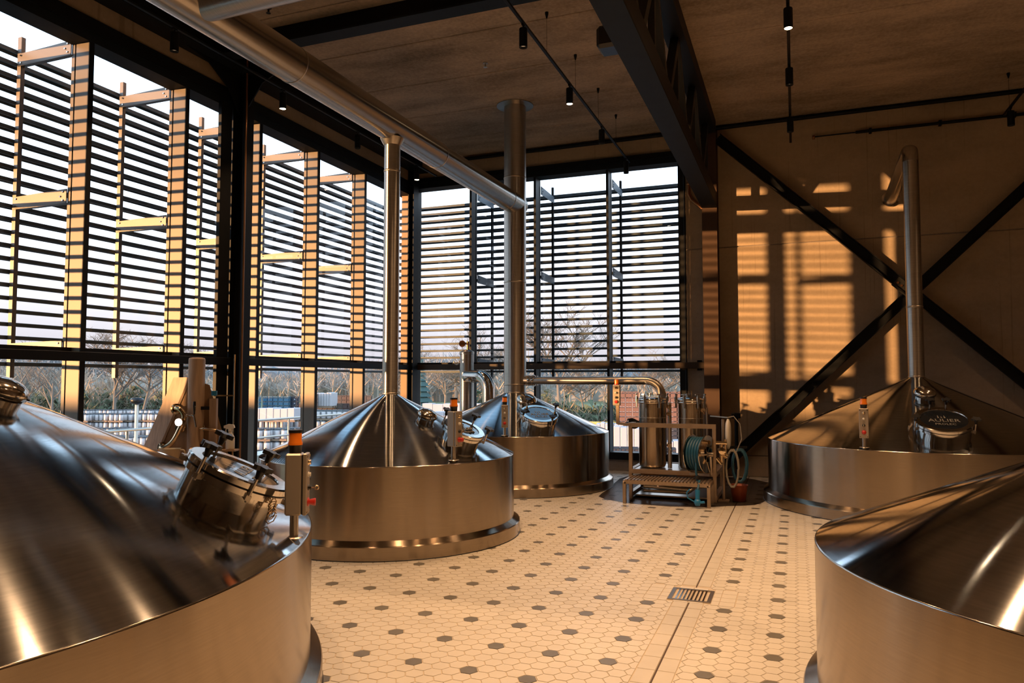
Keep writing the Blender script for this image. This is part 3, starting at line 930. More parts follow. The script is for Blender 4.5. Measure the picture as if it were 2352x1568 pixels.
def signal_box(v, t, ang, rc, face, s=1.0, pole=None):
    """control box on a post: face is the outward direction of the buttons"""
    cx_, cy_, R, rp, zt = v
    sl = (zt - RIM) / (R - rp); a = math.radians(ang)
    b = Vector((cx_ + rc * math.cos(a), cy_ + rc * math.sin(a), RIM + (R - rc) * sl))
    f = Vector((*face, 0)).normalized(); r_ = f.cross(Vector((0, 0, 1)))
    z1 = pole if pole else 0.11
    o = MB(); o.cyl(b + Vector((0, 0, -0.03)), b + Vector((0, 0, z1 + 0.01)), 0.021 * s, 16); o.lathe([(0.0, 0.0), (0.05 * s, 0.0), (0.045 * s, 0.006), (0.0, 0.006)], b, 16, sharp=True)
    post = o.build('signal_post', M['satin'], t)
    hx, hy, hz = 0.043 * s, 0.040 * s, 0.150 * s
    c = b + Vector((0, 0, z1 + hz))
    def pb(c, hx, hy, hz, bv):
        m = MB(); m.bbox(-hx, hx, -hy, hy, -hz, hz, bv)
        m.v = [tuple(c + r_ * p[0] + f * p[1] + Vector((0, 0, p[2]))) for p in m.v]
        return m
    pb(c, hx, hy, hz, 0.008).build('housing', M['box'], post)
    pb(c + f * (hy + 0.004), hx * 0.92, 0.004, hz * 0.97, 0.002).build('seal', M['blackp'], post)
    pb(c + f * (hy + 0.015), hx, 0.010, hz * 1.0, 0.004).build('box_cover', M['box'], post)
    fc = c + f * (hy + 0.025)
    for zz, rr, mm, ln in ((0.105, 0.013, 'brass', 0.012), (0.045, 0.011, 'whitep', 0.012), (-0.02, 0.012, 'blackp', 0.016), (-0.09, 0.019, 'redp', 0.036)):
        q = fc + Vector((0, 0, zz * s))
        m = MB(); m.lathe([(rr * 1.15 * s, 0), (rr * 1.15 * s, 0.004 * s), (rr * 0.7 * s, 0.005 * s), (rr * s, ln * s), (0.0001, ln * s)], q, 14, axis=f)
        lab(m.build('push_button', M[mm], post), {'brass': 'yellow indicator', 'whitep': 'white indicator', 'blackp': 'black key switch', 'redp': 'red emergency stop'}[mm])
    m = MB(); q = fc + Vector((0, 0, -0.02 * s)) + f * 0.016 * s
    m.cyl(q, q + f * 0.016 * s, 0.003 * s, 6); m.lathe([(0.006 * s, -0.002), (0.012 * s, -0.002), (0.012 * s, 0.002), (0.006 * s, 0.002)], q + f * 0.026 * s, 12, axis=r_, close=True)
    m.build('key', M['brass'], post)
    m = MB()
    for ix in (-1, 1):
        for iz in (-1, 1): m.cyl(fc + r_ * ix * hx * 0.78 + Vector((0, 0, iz * hz * 0.9)), fc + r_ * ix * hx * 0.78 + Vector((0, 0, iz * hz * 0.9)) + f * 0.003, 0.005 * s, 8)
    m.build('cover_screws', M['brass'], post)
    tp = c + Vector((0, 0, hz)) 
    m = MB(); m.lathe([(0.030 * s, 0), (0.032 * s, 0.032 * s), (0.035 * s, 0.040 * s)], tp, 20); m.build('beacon_base', M['blackp'], post)
    m = MB(); m.lathe([(0.035 * s, 0.040 * s), (0.035 * s, 0.052 * s), (0.031 * s, 0.060 * s), (0.031 * s, 0.100 * s)], tp, 20); m.build('amber_beacon', M['amber'], post)
    m = MB(); m.lathe([(0.033 * s, 0.100 * s), (0.033 * s, 0.114 * s), (0.0001, 0.116 * s)], tp, 20, sharp=True); m.build('beacon_cap', M['blackp'], post)
    return post

def vessel(key, label, hatch=None, vt=None, box=None, seam=True):
    v = VES[key]; cx_, cy_, R, rp, zt = v
    t = thing('brewing_vessel', label, 'vessel', (cx_, cy_, 0))
    N = 160
    c = (cx_, cy_, 0)
    # base ring: bevelled kerb
    MB().lathe([(R + 0.062, 0.0), (R + 0.066, 0.006), (R + 0.066, 0.125), (R + 0.060, 0.135), (R - 0.004, 0.175)], c, N, sharp=True).build('base_ring', M['shellZ'], t)
    MB().lathe([(R + 0.066, 0.0005), (R + 0.072, 0.003), (R + 0.066, 0.008)], c, N).build('silicone_seal', M['blackp'], t)
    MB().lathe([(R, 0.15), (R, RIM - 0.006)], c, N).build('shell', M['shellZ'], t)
    MB().lathe([(R, RIM - 0.006), (R - 0.0015, RIM - 0.001), (R - 0.006, RIM + 0.0015)], c, N).build('rim', M['polished'], t)
    sl = (zt - RIM) / (R - rp)
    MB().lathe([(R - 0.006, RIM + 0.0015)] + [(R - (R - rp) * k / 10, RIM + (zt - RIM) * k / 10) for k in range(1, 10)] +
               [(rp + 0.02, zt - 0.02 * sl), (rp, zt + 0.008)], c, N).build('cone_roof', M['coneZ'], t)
    if hatch: manway(v, t, **hatch)
    if vt: vent(v, t, *vt)
    if box: signal_box(v, t, *box)
    return t

v1 = vessel('near_left', 'huge steel brewing vessel filling the lower left corner with hatch, vent and signal box',
            hatch=dict(ang=30.5, rc=2.13, rad=0.255, hh=0.165, knobs=(-15, 40, 150, 205, 270), open_tag=235, text_rot=0.0),
            vt=(28.5, 1.07, 0.112), box=(26.2, 2.494, (0.9, 0.44), 1.0, 0.11))
v2 = vessel('mid', 'steel brewing vessel in the middle of the room with slim flue rising to the duct',
            hatch=dict(ang=-15, rc=1.0, rad=0.205, hh=0.15, knobs=(20, 110, 200, 300)),
            vt=(-22, 0.60, 0.105), box=(-32, 1.30, (0.9, -0.25), 1.12, 0.13))
v3 = vessel('back', 'steel brewing vessel by the back window with thick flue to the ceiling',
            hatch=dict(ang=-52, rc=1.12, rad=0.265, hh=0.17, knobs=(20, 110, 200, 290), open_tag=180),
            vt=(-52, 0.56, 0.155), box=(-75, 1.435, (0.35, -0.93), 1.05, 0.11))
v4 = vessel('right', 'steel brewing vessel before the sunlit concrete wall with slim bent flue',
            hatch=dict(ang=-88, rc=1.44, rad=0.29, hh=0.17, knobs=(75, 105, 200, 330), open_tag=180),
            vt=(-90.5, 0.64, 0.125), box=(-115, 1.825, (-0.1, -1), 1.12, 0.11))
v5 = vessel('near_right', 'steel brewing vessel cut off by the lower right corner of the view')

# flues (parts of their vessels)
def flue(t, key, z1, segs=()):
    cx_, cy_, R, rp, zt = VES[key]
    m = MB(); m.cyl((cx_, cy_, zt - 0.02), (cx_, cy_, z1), rp, 40, cap=False); o = m.build('flue', M['steelZ'], t)
    for z in (zt + 0.012,) + tuple(segs):
        m = MB(); m.lathe([(rp, -0.012), (rp + 0.004, -0.010), (rp + 0.004, 0.010), (rp, 0.012)], (cx_, cy_, z), 40)
        m.build('flue_seam', M['satin'], o)
    return o
flue(v2, 'mid', 4.42, (3.96,))
f3 = flue(v3, 'back', ZC - 0.004, (1.56, 3.2, 4.9))
MB().lathe([(0.18, -0.03), (0.30, -0.012), (0.30, -0.001)], (-4.187, 11.02, ZC), 40, sharp=True).build('ceiling_flange', M['satin'], f3)
cx_, cy_, R, rp, zt = VES['right']
zt4 = 4.62
f4 = flue(v4, 'right', zt4 - 0.06, (2.6,))
MB().tube([(cx_, cy_, zt4 - 0.08), (cx_, cy_, zt4 + 0.02), (cx_, cy_ + 0.03, zt4 + 0.08), (cx_ - 0.0, cy_ + 0.10, zt4 + 0.10), (cx_ + 0.0, YB + 0.02, zt4 - 0.06)], rp, 32).build('bent_arm', M['steelY'], f4)
MB().lathe([(rp, -0.035), (rp + 0.035, -0.03), (rp + 0.035, -0.0)], (cx_, YB, zt4 - 0.055), 32, axis=(0, 1, 0), sharp=True).build('wall_flange', M['polished'], f4)
f1 = flue(v1, 'near_left', ZC - 0.004, (3.0,))
f5 = flue(v5, 'near_right', ZC - 0.004, (3.0,))

# big duct and its branch
du = thing('exhaust_duct', 'big round steel duct running overhead from upper left to the thick flue', 'duct', (-4.175, 7, 4.47))
m = MB(); m.tube([(-4.176, YF + 0.1, 4.47), (-4.176, 11.15, 4.47)], 0.166, 48); m.build('duct_run', M['steelY'], du)
m = MB()
for Y in (2.4, 5.35, 8.2, 10.6): m.lathe([(0.166, -0.006), (0.170, -0.005), (0.170, 0.005), (0.166, 0.006)], (-4.176, Y, 4.47), 48, axis=(0, 1, 0))
m.build('duct_seam', M['satin'], du)
m = MB(); m.tube([(-4.10, 4.20, 4.49), (-2.95, 4.20, 4.50), (-1.62, 4.20, 4.52)], 0.160, 40); m.build('branch_duct', M['steelX'], du)
MB().lathe([(0.092, -0.02), (0.115, 0.02), (0.135, 0.06)], (-4.165, 7.095, 4.27), 32).build('flue_collar', M['satin'], du)

# condenser column and its elbow
co = thing('vapour_condenser', 'upright steel condenser tube with gauge behind the back vessel', 'tank', (-5.62, 12.3, 0))
m = MB(); m.lathe([(0.128, 0.0), (0.128, 2.10), (0.135, 2.11), (0.135, 2.15), (0.06, 2.19), (0.0001, 2.19)], (-5.62, 12.3, 0), 32, sharp=True); m.build('tube_body', M['steelZ'], co)
m = MB(); m.cyl((-5.60, 12.3, 2.18), (-5.60, 12.3, 2.34), 0.022, 12); m.lathe([(0.0, -0.02), (0.06, -0.02), (0.06, 0.02), (0.0, 0.02)], (-5.70, 12.27, 2.30), 20, axis=(0.5, -1, 0), sharp=True); m.bar((-5.70, 12.28, 2.30), (-5.60, 12.3, 2.30), 0.02, 0.02); m.build('gauge', M['copper'], co)
m = MB(); m.tube([(-5.74, 12.25, 1.98)] + arc((-5.80, 12.25, 1.98), 0.06, 0, -PI, (1, 0, 0), (0, 0, 1), 6), 0.012, 8); m.build('hook', M['satin'], co)
m = MB(); m.tube([(-5.58, 12.22, 1.70), (-5.25, 12.05, 1.70)] + arc((-5.25, 12.05, 1.46), 0.24, PI / 2, 0, Vector((0.89, -0.45, 0)), (0, 0, 1), 8) + [(-5.036, 11.942, 1.05)], 0.112, 28); m.build('elbow_pipe', M['polished'], co)
m = MB(); m.lathe([(0.130, -0.01), (0.134, 0), (0.130, 0.01)], (-5.62, 12.3, 0.85), 32); m.build('weld_band', M['satin'], co)

# transfer pipe from thick flue to filter vessel
tp = thing('transfer_pipe', 'horizontal steel pipe from the thick flue bending down to the left filter housing', 'pipe', (-3, 11, 1.62))
path = [(-4.02, 11.0, 1.625), (-2.06, 10.86, 1.625)] + arc((-2.06, 10.86, 1.385), 0.24, PI / 2, 0, (1, -0.05, 0), (0, 0, 1), 9) + [(-1.82, 10.85, 0.55)]
MB().tube(path, 0.060, 24).build('pipe', M['steelX'], tp)
m = MB()
for xx in (-3.93, -3.86): m.lathe([(0.06, -0.012), (0.088, -0.012), (0.088, 0.012), (0.06, 0.012)], (xx, 10.995, 1.625), 24, axis=(1, -0.06, 0), sharp=True)
for k in range(4):
    a = k * PI / 2 + PI / 4; m.cyl((-3.98, 10.995 + 0.078 * math.cos(a), 1.625 + 0.095 * math.sin(a)), (-3.81, 10.99 + 0.078 * math.cos(a), 1.625 + 0.095 * math.sin(a)), 0.012, 8)
m.build('flange', M['polished'], tp)

# ================================================================ filter skid
sk = thing('filter_skid', 'steel frame carrying two tall filter housings beside the back column', 'machine', (-1.6, 10.6, 0))
FX0, FX1, FY0, FY1 = -2.16, -1.03, 10.22, 11.20
def sq(p, q, w=0.05): 
    m = MB(); m.bar(p, q, w, w); return m
for (x, y) in ((FX0, FY0), (FX1, FY0), (FX0, FY1), (FX1, FY1)):
    MB().bbox(x - 0.025, x + 0.025, y - 0.025, y + 0.025, 0.0, 0.99 if y == FY0 else 0.72, 0.004).build('leg', M['frame_steel'], sk)
for (a, b) in (((FX0 - 0.025, FY0, 1.01), (FX1 + 0.025, FY0, 1.01)), ((FX0, FY0, 0.375), (FX1, FY0, 0.375)), ((FX0, FY1, 0.375), (FX1, FY1, 0.375)),
               ((FX0, FY0, 0.375), (FX0, FY1, 0.375)), ((FX1, FY0, 0.375), (FX1, FY1, 0.375)), ((FX0, FY0, 1.01), (FX0, FY0 + 0.25, 1.01)), ((FX0, FY0, 0.06), (FX0, FY1, 0.06)), ((FX1, FY0, 0.06), (FX1, FY1, 0.06))):
    sq(a, b, 0.058).build('rail', M['frame_steel'], sk)
MB().box(FX0 + 0.03, FX1 - 0.03, FY0 + 0.03, FY1 - 0.03, 0.385, 0.395).build('deck_plate', M['satin'], sk)
MB().box(FX0 + 0.05, FX1 - 0.02, FY0 + 0.05, FY1 - 0.05, 0.03, 0.05).build('drip_tray', M['satin'], sk)
def housing(x, y, r):
    o = MB(); o.lathe([(r * 0.5, 0.395), (r * 0.92, 0.405), (r, 0.44), (r, 1.30)], (x, y, 0), 40); o = o.build('filter_housing', M['shellZ'], sk)
    MB().lathe([(r, 1.30), (r + 0.014, 1.303), (r + 0.014, 1.325), (r + 0.004, 1.33), (r + 0.014, 1.335), (r + 0.014, 1.36), (r, 1.372), (r * 0.7, 1.392), (0.0001, 1.40)], (x, y, 0), 40).build('lid', M['polished'], o)
    MB().lathe([(r, -0.004), (r + 0.003, 0), (r, 0.004)], (x, y, 1.10), 40).build('weld_band', M['satin'], o)
    for a in (-0.9, 0.35, 1.9, 3.3, 4.4):
        q = Vector((x + (r + 0.03) * math.cos(a), y + (r + 0.03) * math.sin(a), 0))
        m = MB(); m.cyl(q + Vector((0, 0, 1.24)), q + Vector((0, 0, 1.44)), 0.013, 8); m.cyl(q + Vector((0, 0, 1.33)), q + Vector((0, 0, 1.40)), 0.022, 8)
        m.obox(q + Vector((0, 0, 1.43)), (math.sin(a), -math.cos(a), 0), (math.cos(a), math.sin(a), 0), (0, 0, 1), 0.045, 0.008, 0.008)
        m.build('clamp_bolt', M['polished'], o)
    for a in (-0.3, 2.2):
        MB().box(x + r * 0.6 * math.cos(a) - 0.015, x + r * 0.6 * math.cos(a) + 0.015, y + r * .6 * math.sin(a) - 0.015, y + r * .6 * math.sin(a) + 0.015, 0.36, 0.42).build('foot', M['satin'], o)
housing(-1.925, 10.60, 0.188)
housing(-1.385, 10.60, 0.170)
# pipes beside the housings
for (x, y, r, z0, z1) in ((-1.665, 10.50, 0.030, 0.40, 1.32), (-1.155, 10.52, 0.016, 0.40, 1.25), (-1.60, 10.95, 0.016, 0.40, 0.95), (-2.05, 11.0, 0.022, 0.06, 1.0), (-2.12, 10.85, 0.03, 0.06, 0.98)):
    MB().cyl((x, y, z0), (x, y, z1), r, 12).build('riser_pipe', M['satin'], sk)
for (x, y, z) in ((-1.665, 10.47, 1.26), (-1.665, 10.47, 1.16), (-1.20, 10.45, 1.22), (-1.665, 10.47, 0.72)):
    m = MB(); m.lathe([(0.0, -0.035), (0.028, -0.035), (0.034, -0.01), (0.034, 0.01), (0.028, 0.035), (0, 0.035)], (x, y, z), 14, axis=(0.3, -1, 0), sharp=True); m.cyl((x, y - 0.05, z), (x + 0.03, y - 0.05, z - 0.06), 0.008, 6); m.build('valve', M['brass'], sk)
# pump and pipes under the deck
m = MB(); m.tube([(-2.0, 10.35, 0.16), (-1.35, 10.35, 0.13)] , 0.035, 14); m.tube([(-2.0, 10.5, 0.20), (-1.3, 10.5, 0.20)], 0.022, 12); m.lathe([(0.0, -0.11), (0.07, -0.11), (0.085, -0.07), (0.085, 0.09), (0.05, 0.12), (0, 0.12)], (-1.95, 10.45, 0.19), 18, axis=(1, 0, 0), sharp=True); m.build('pump', M['polished'], sk)
m = MB(); m.tube([(-2.0, 10.30, 0.10), (-1.4, 10.30, 0.10), (-1.32, 10.32, 0.16), (-1.30, 10.4, 0.24), (-1.32, 10.5, 0.30)], 0.024, 12); m.build('return_pipe', M['satin'], sk)
MB().bbox(-1.62, -1.50, 10.36, 10.44, 0.16, 0.22, 0.005).build('junction_box', M['whitep'], sk)
for x in (-1.9, -1.4): 
    m = MB(); m.lathe([(0.0, 0.30), (0.10, 0.31), (0.10, 0.35), (0.0, 0.37)], (x, 10.55, 0), 18, sharp=True); m.cyl((x - 0.16, 10.42, 0.31), (x + 0.1, 10.42, 0.31), 0.012, 8); m.build('bottom_outlet', M['copper'], sk)
# control box on its arm
m = MB(); m.bar((-2.34, 10.20, 1.03), (-2.16, 10.20, 1.01), 0.035, 0.035); m.bar((-2.335, 10.20, 1.02), (-2.335, 10.20, 1.32), 0.042, 0.036); m.build('panel_arm', M['frame_steel'], sk)
pb_ = MB().bbox(-2.395, -2.295, 10.155, 10.225, 1.28, 1.565, 0.005).build('control_box', M['box'], sk)
for zz, rr, mm in ((1.525, 0.016, 'brass'), (1.455, 0.015, 'satin'), (1.39, 0.016, 'blackp'), (1.33, 0.022, 'redp')):
    MB().lathe([(rr, 0), (rr, 0.02), (0.0001, 0.022)], (-2.345, 10.155, zz), 12, axis=(0, -1, 0), sharp=True).build('push_button', M[mm], pb_)
m = MB(); m.lathe([(0.032, 0.015), (0.032, 0.075), (0.0001, 0.08)], (-2.345, 10.19, 1.565), 16, sharp=True); m.build('amber_beacon', M['amber'], pb_)
m = MB(); m.lathe([(0.033, 0.0), (0.033, 0.016), (0.0, 0.016)], (-2.345, 10.19, 1.565), 16, sharp=True); m.build('beacon_base', M['redp'], pb_)
# valve cluster on the right side of the frame
m = MB()
for (p, q, r) in (((-1.0, 10.15, 0.80), (-0.86, 10.15, 0.80), 0.028), ((-0.93, 10.15, 0.80), (-0.93, 10.15, 0.52), 0.02), ((-0.93, 10.15, 0.66), (-0.84, 10.12, 0.62), 0.03), ((-0.88, 10.15, 0.85), (-0.88, 10.15, 0.60), 0.016), ((-0.99, 10.12, 0.60), (-0.93, 10.12, 0.52), 0.022)):
    m.cyl(p, q, r, 12)
m.lathe([(0, -0.04), (0.045, -0.03), (0.045, 0.03), (0, 0.04)], (-0.92, 10.12, 0.70), 14, axis=(0, 1, 0), sharp=True)
m.build('valve_cluster', M['brass'], sk)
# cloth on the left rail
cl = MB()
vs = []; nx, ny = 10, 6
for i in range(nx + 1):
    for j in range(ny + 1):
        u = i / nx; w = j / ny
        vs.append((-2.30 + 0.30 * u, 10.62 + 0.18 * w, 1.045 + 0.03 * math.sin(u * 7 + w * 3) + 0.04 * u * (1 - w) - 0.22 * max(0, w - 0.6)))
fs = [(i * (ny + 1) + j, (i + 1) * (ny + 1) + j, (i + 1) * (ny + 1) + j + 1, i * (ny + 1) + j + 1) for i in range(nx) for j in range(ny)]
cl.add(vs, fs, 0, True); cl.add([(x, y, z - 0.012) for x, y, z in vs], [f[::-1] for f in fs], 0, True)
tag(cl.build('cleaning_cloth', mat('dark_cloth', (0.05, 0.05, 0.055), 0.8)), 'dark cloth lying behind the left end of the filter skid rail', 'cloth')
cs = thing('side_table', 'small dark stand holding the cloth behind the filter skid', 'stand', (-2.2, 10.7, 0))
MB().box(-2.32, -2.20, 10.62, 10.80, 0.98, 1.02).build('shelf', M['black'], cs)
MB().box(-2.28, -2.25, 10.70, 10.73, 0, 0.98).build('post', M['black'], cs)

# step platform
st = thing('step_platform', 'low steel step with ribbed top in front of the filter skid', 'step', (-1.6, 9.95, 0))
SX0, SX1, SY0_, SY1_ = -2.15, -1.06, 9.76, 10.17
for (x, y) in ((SX0, SY0_), (SX1, SY0_), (SX0, SY1_), (SX1, SY1_)):
    MB().bbox(x - 0.022, x + 0.022, y - 0.022, y + 0.022, 0.0, 0.285, 0.003).build('leg', M['frame_steel'], st)
for a, b in (((SX0, SY0_), (SX1, SY0_)), ((SX0, SY1_), (SX1, SY1_)), ((SX0, SY0_), (SX0, SY1_)), ((SX1, SY0_), (SX1, SY1_))):
    sq((*a, 0.282), (*b, 0.282), 0.044).build('rail', M['frame_steel'], st)
for i in range(24):
    x = SX0 + (i + 0.5) * (SX1 - SX0) / 24
    MB().box(x - 0.014, x + 0.014, SY0_ - 0.02, SY1_ + 0.02, 0.304, 0.318).build('tread_slat', M['frame_steel'], st)

# hose reel
hr = thing('hose_reel', 'chrome hose reel wound with blue hose on the filter skid', 'hose reel', (-1.17, 10.06, 0.64))
RC = Vector((-1.20, 10.08, 0.655)); ax = Vector((0.93, -0.36, 0)).normalized()
m = MB()
for i in range(5):
    c = RC + ax * (-0.085 + i * 0.040)
    m.lathe([(0.205 + 0.02 * math.cos(a), 0.02 * math.sin(a)) for a in [2 * PI * j / 8 for j in range(8)]], c, 40, axis=ax, close=True)
m.build('blue_hose', M['bluep'], hr)
for s in (-0.115, 0.105):
    m = MB(); m.lathe([(0.10, -0.006), (0.245, -0.006), (0.25, 0), (0.245, 0.006), (0.10, 0.006)], RC + ax * s, 40, axis=ax, close=True, sharp=True)
    for k in range(3):
        a = k * PI / 3; d_ = ax.cross(Vector((0, 0, 1))) * math.cos(a) + Vector((0, 0, 1)) * math.sin(a)
        m.bar(RC + ax * s - d_ * 0.11, RC + ax * s + d_ * 0.11, 0.02, 0.01, up=ax)
    m.build('reel_flange', M['polished'], hr)
MB().cyl(RC - ax * 0.15, RC + ax * 0.20, 0.03, 14).build('hub', M['satin'], hr)
MB().lathe([(0.12, -0.11), (0.12, 0.10)], RC, 24, axis=ax).build('drum', M['blackp'], hr)
m = MB(); m.bar(RC + Vector((-0.14, 0.02, -0.27)), RC + Vector((0.13, -0.06, -0.27)), 0.03, 0.03); 
for s in (-0.15, 0.15): m.bar(RC + ax * s, RC + ax * s + Vector((0, 0.10, -0.27)), 0.02, 0.02)
m.bar(RC + Vector((0, 0.02, -0.27)), RC + Vector((0.16, 0.17, -0.27)), 0.03, 0.03)
m.build('reel_bracket', M['satin'], hr)
m = MB(); m.tube([RC + Vector((-0.03, -0.19, -0.10)), RC + Vector((-0.03, -0.20, -0.22)), RC + Vector((-0.01, -0.21, -0.36)), RC + Vector((0.0, -0.24, -0.42))], 0.014, 10); m.build('hose_tail', M['bluep'], hr)
MB().lathe([(0.0, -0.03), (0.03, -0.02), (0.03, 0.02), (0, 0.03)], RC + Vector((-0.02, -0.2, -0.285)), 12, sharp=True).build('hose_guide', M['blackp'], hr)
hn = thing('hose_nozzle', 'blue spray nozzle hanging in front of the step under the hose reel', 'nozzle', (-1.2, 9.72, 0.15))
q = Vector((-1.195, 9.70, 0))
MB().cyl(q + Vector((0, 0.02, 0.23)), q + Vector((0, 0, 0.10)), 0.032, 14, r2=0.026).build('grip', M['bluef'], hn)
MB().lathe([(0.0, 0.03), (0.03, 0.035), (0.045, 0.07), (0.035, 0.11), (0, 0.12)], q, 14).build('head', M['bluef'], hn)
MB().tube([q + Vector((-0.03, -0.02, 0.08)), q + Vector((-0.12, -0.03, 0.13)), q + Vector((-0.13, -0.03, 0.20)), q + Vector((-0.09, -0.02, 0.24))], 0.008, 8).build('trigger', M['bluef'], hn)
MB().cyl(q + Vector((0.0, 0, 0.07)), q + Vector((0.09, -0.02, 0.085)), 0.016, 10).build('spout', M['bluef'], hn)
MB().tube([q + Vector((0, 0.02, 0.22)), q + Vector((0.02, 0.06, 0.34)), RC + Vector((0.0, -0.24, -0.42)), RC + Vector((0.0, -0.24, -0.40))], 0.014, 10).build('hose_end', M['bluep'], hn)

# pad and loose hoses, bucket
pd = thing('pressure_unit', 'flat pale plastic unit with hose at the right end of the filter skid', 'machine', (-0.86, 10.3, 0.9))
m = MB(); m.lathe([(0.0, -0.03), (0.10, -0.03), (0.13, -0.012), (0.13, 0.012), (0.10, 0.03), (0.0, 0.03)], (0, 0, 0), 28, sharp=False)
m.v = [(-0.855 + z * 0.95 + x * 0.05, 10.30 + x * 0.8, 0.91 + y * 1.55) for x, y, z in m.v]
m.build('body', M['whitep'], pd)
MB().bar((-0.87, 10.30, 0.74), (-0.99, 10.25, 0.70), 0.03, 0.03).build('mount', M['satin'], pd)
MB().bar((-1.10, 10.45, 1.14), (-0.86, 10.32, 1.13), 0.015, 0.015).build('rod', M['satin'], pd)
def coil(name, label, cx_, cy_, z0, z1, w, n, r, m_, cat='hose'):
    path = []
    for i in range(n * 14 + 1):
        a = 2 * PI * i / 14
        k = i / (n * 14)
        path.append((cx_ + w * math.cos(a) * (1 - 0.15 * k), cy_ - 0.05 * k + 0.03 * math.sin(a * 0.5), (z0 + z1) / 2 + (z1 - z0) / 2 * math.sin(a) * (1 - 0.12 * k)))
    o = MB(); o.tube(path, r, 8); return tag(o.build(name, m_), label, cat)
coil('grey_hose', 'thin grey hose looping down from the pale unit beside the filter skid', -0.80, 10.22, 0.20, 0.72, 0.085, 3, 0.009, M['greyh'])
coil('blue_hose', 'dark blue hose coil hanging behind the grey hose near the column', -0.72, 10.42, 0.25, 0.72, 0.10, 4, 0.016, M['bluep'])
o = MB(); o.tube([(-0.86, 10.28, 1.13), (-0.78, 10.27, 1.15), (-0.70, 10.26, 1.05), (-0.68, 10.26, 0.85), (-0.76, 10.25, 0.66)], 0.007, 8)
o.build('hose_lead', M['greyh'], pd)
bs = thing('hose_stand', 'dark stand with hooks holding the hoses to the right of the filter skid', 'stand', (-0.76, 10.45, 0))
MB().cyl((-0.93, 10.38, 0.02), (-0.93, 10.38, 1.10), 0.022, 10).build('post', M['frame_steel'], bs)
MB().bar((-0.93, 10.38, 0.73), (-0.62, 10.40, 0.73), 0.02, 0.03).build('hook_arm', M['black'], bs)
MB().box(-1.0, -0.86, 10.30, 10.46, 0, 0.02).build('foot_plate', M['frame_steel'], bs)
bk = thing('bucket', 'orange-brown bucket on the floor behind the filter skid leg', 'bucket', (-0.74, 10.45, 0))
MB().lathe([(0.0001, 0.004), (0.085, 0.004), (0.115, 0.22), (0.122, 0.225), (0.110, 0.222), (0.080, 0.012), (0.0001, 0.012)], (-0.74, 10.45, 0), 24).build('tub', M['bucket'], bk)
MB().tube(arc((-0.74, 10.45, 0.21), 0.118, 0, PI, (1, 0, 0), (0, 0.5, -0.4), 10), 0.004, 6).build('handle', M['satin'], bk)
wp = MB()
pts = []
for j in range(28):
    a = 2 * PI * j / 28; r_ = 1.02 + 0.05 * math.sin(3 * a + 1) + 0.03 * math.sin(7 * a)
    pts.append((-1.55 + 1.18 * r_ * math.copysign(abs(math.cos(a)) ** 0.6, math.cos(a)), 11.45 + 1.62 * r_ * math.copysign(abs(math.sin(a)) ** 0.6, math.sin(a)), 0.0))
wp.prism(pts, (0, 0, 0.0007), (0, 0, 0.0022)); tag(wp.build('dark_patch', M['dark_film']), 'dark patch on the tiles under the filter skid', 'puddle')  # thin film that darkens the tiles round the skid

# black stand pipe right of the column
sp = thing('stand_pipe', 'thin black post with box head standing between column and brace', 'post', (-0.95, 12.75, 0))
MB().cyl((-0.93, 12.8, 0), (-0.93, 12.8, 1.02), 0.03, 10).build('post', M['black'], sp)
MB().bbox(-1.0, -0.86, 12.72, 12.86, 1.0, 1.09, 0.008).build('box_head', M['black'], sp)

# ================================================================ oak tap tower on its counter
CT = 0.785
ct = thing('counter', 'wooden counter under the oak tap tower by the left windows', 'counter', (-6.1, 5.9, 0))
MB().bbox(-6.95, -5.50, 5.50, 6.30, CT - 0.04, CT, 0.006).build('worktop', M['wood'], ct)
MB().bbox(-6.88, -5.56, 5.56, 6.24, 0.0, CT - 0.04, 0.004).build('carcass', M['wood2'], ct)
tw = thing('tap_tower', 'leaning oak tap tower with round post, brass rail and beer tap', 'tap tower', (-6.0, 6.0, CT))
U = Vector((0.933, 0.359, 0)); Vn = Vector((0.359, -0.933, 0)); O = Vector((-5.87, 6.045, 0))
def TW(u, n, z): return O + U * u + Vn * n + Vector((0, 0, z))
front = [TW(-0.42, 0, CT), TW(-0.065, 0, 1.645), TW(0.13, 0, 1.58), TW(0.36, 0, CT)]
ext = U * (-0.20) + Vn * (-0.08)
m = MB(); m.prism(front, (0, 0, 0), ext * 0.96); m.build('body', M['wood2'], tw)
lf = [TW(-0.42, 0.004, CT), TW(-0.065, 0.004, 1.65), TW(-0.065, 0.004, 1.65) + ext, TW(-0.42, 0.004, CT) + ext]
m = MB(); m.prism(lf, (0, 0, 0), Vector((-0.02, -0.008, 0.01))); lab(m.build('side_board', M['wood'], tw), 'pale sloping side board')
m = MB(); m.lathe([(0.082, CT), (0.082, 1.845), (0.076, 1.862), (0.05, 1.868), (0.0001, 1.869)], (TW(0, 0.02, 0).x, TW(0, 0.02, 0).y, 0), 40); m.build('round_post', M['wood'], tw)
MB().bbox(0, 0.05, 0, 0.04, 0, 0.75, 0.004).v
m = MB(); m.prism([TW(0.165, 0.03, CT), TW(0.165, 0.03, 1.44), TW(0.235, 0.03, 1.44), TW(0.235, 0.03, CT)], (0, 0, 0), Vn * 0.05); m.build('side_strip', M['wood2'], tw)
for z in (1.34, 0.95):
    m = MB(); m.bar(TW(0.06, 0.055, z), TW(0.18, 0.055, z), 0.02, 0.035); m.build('strap', M['blackp'], tw)
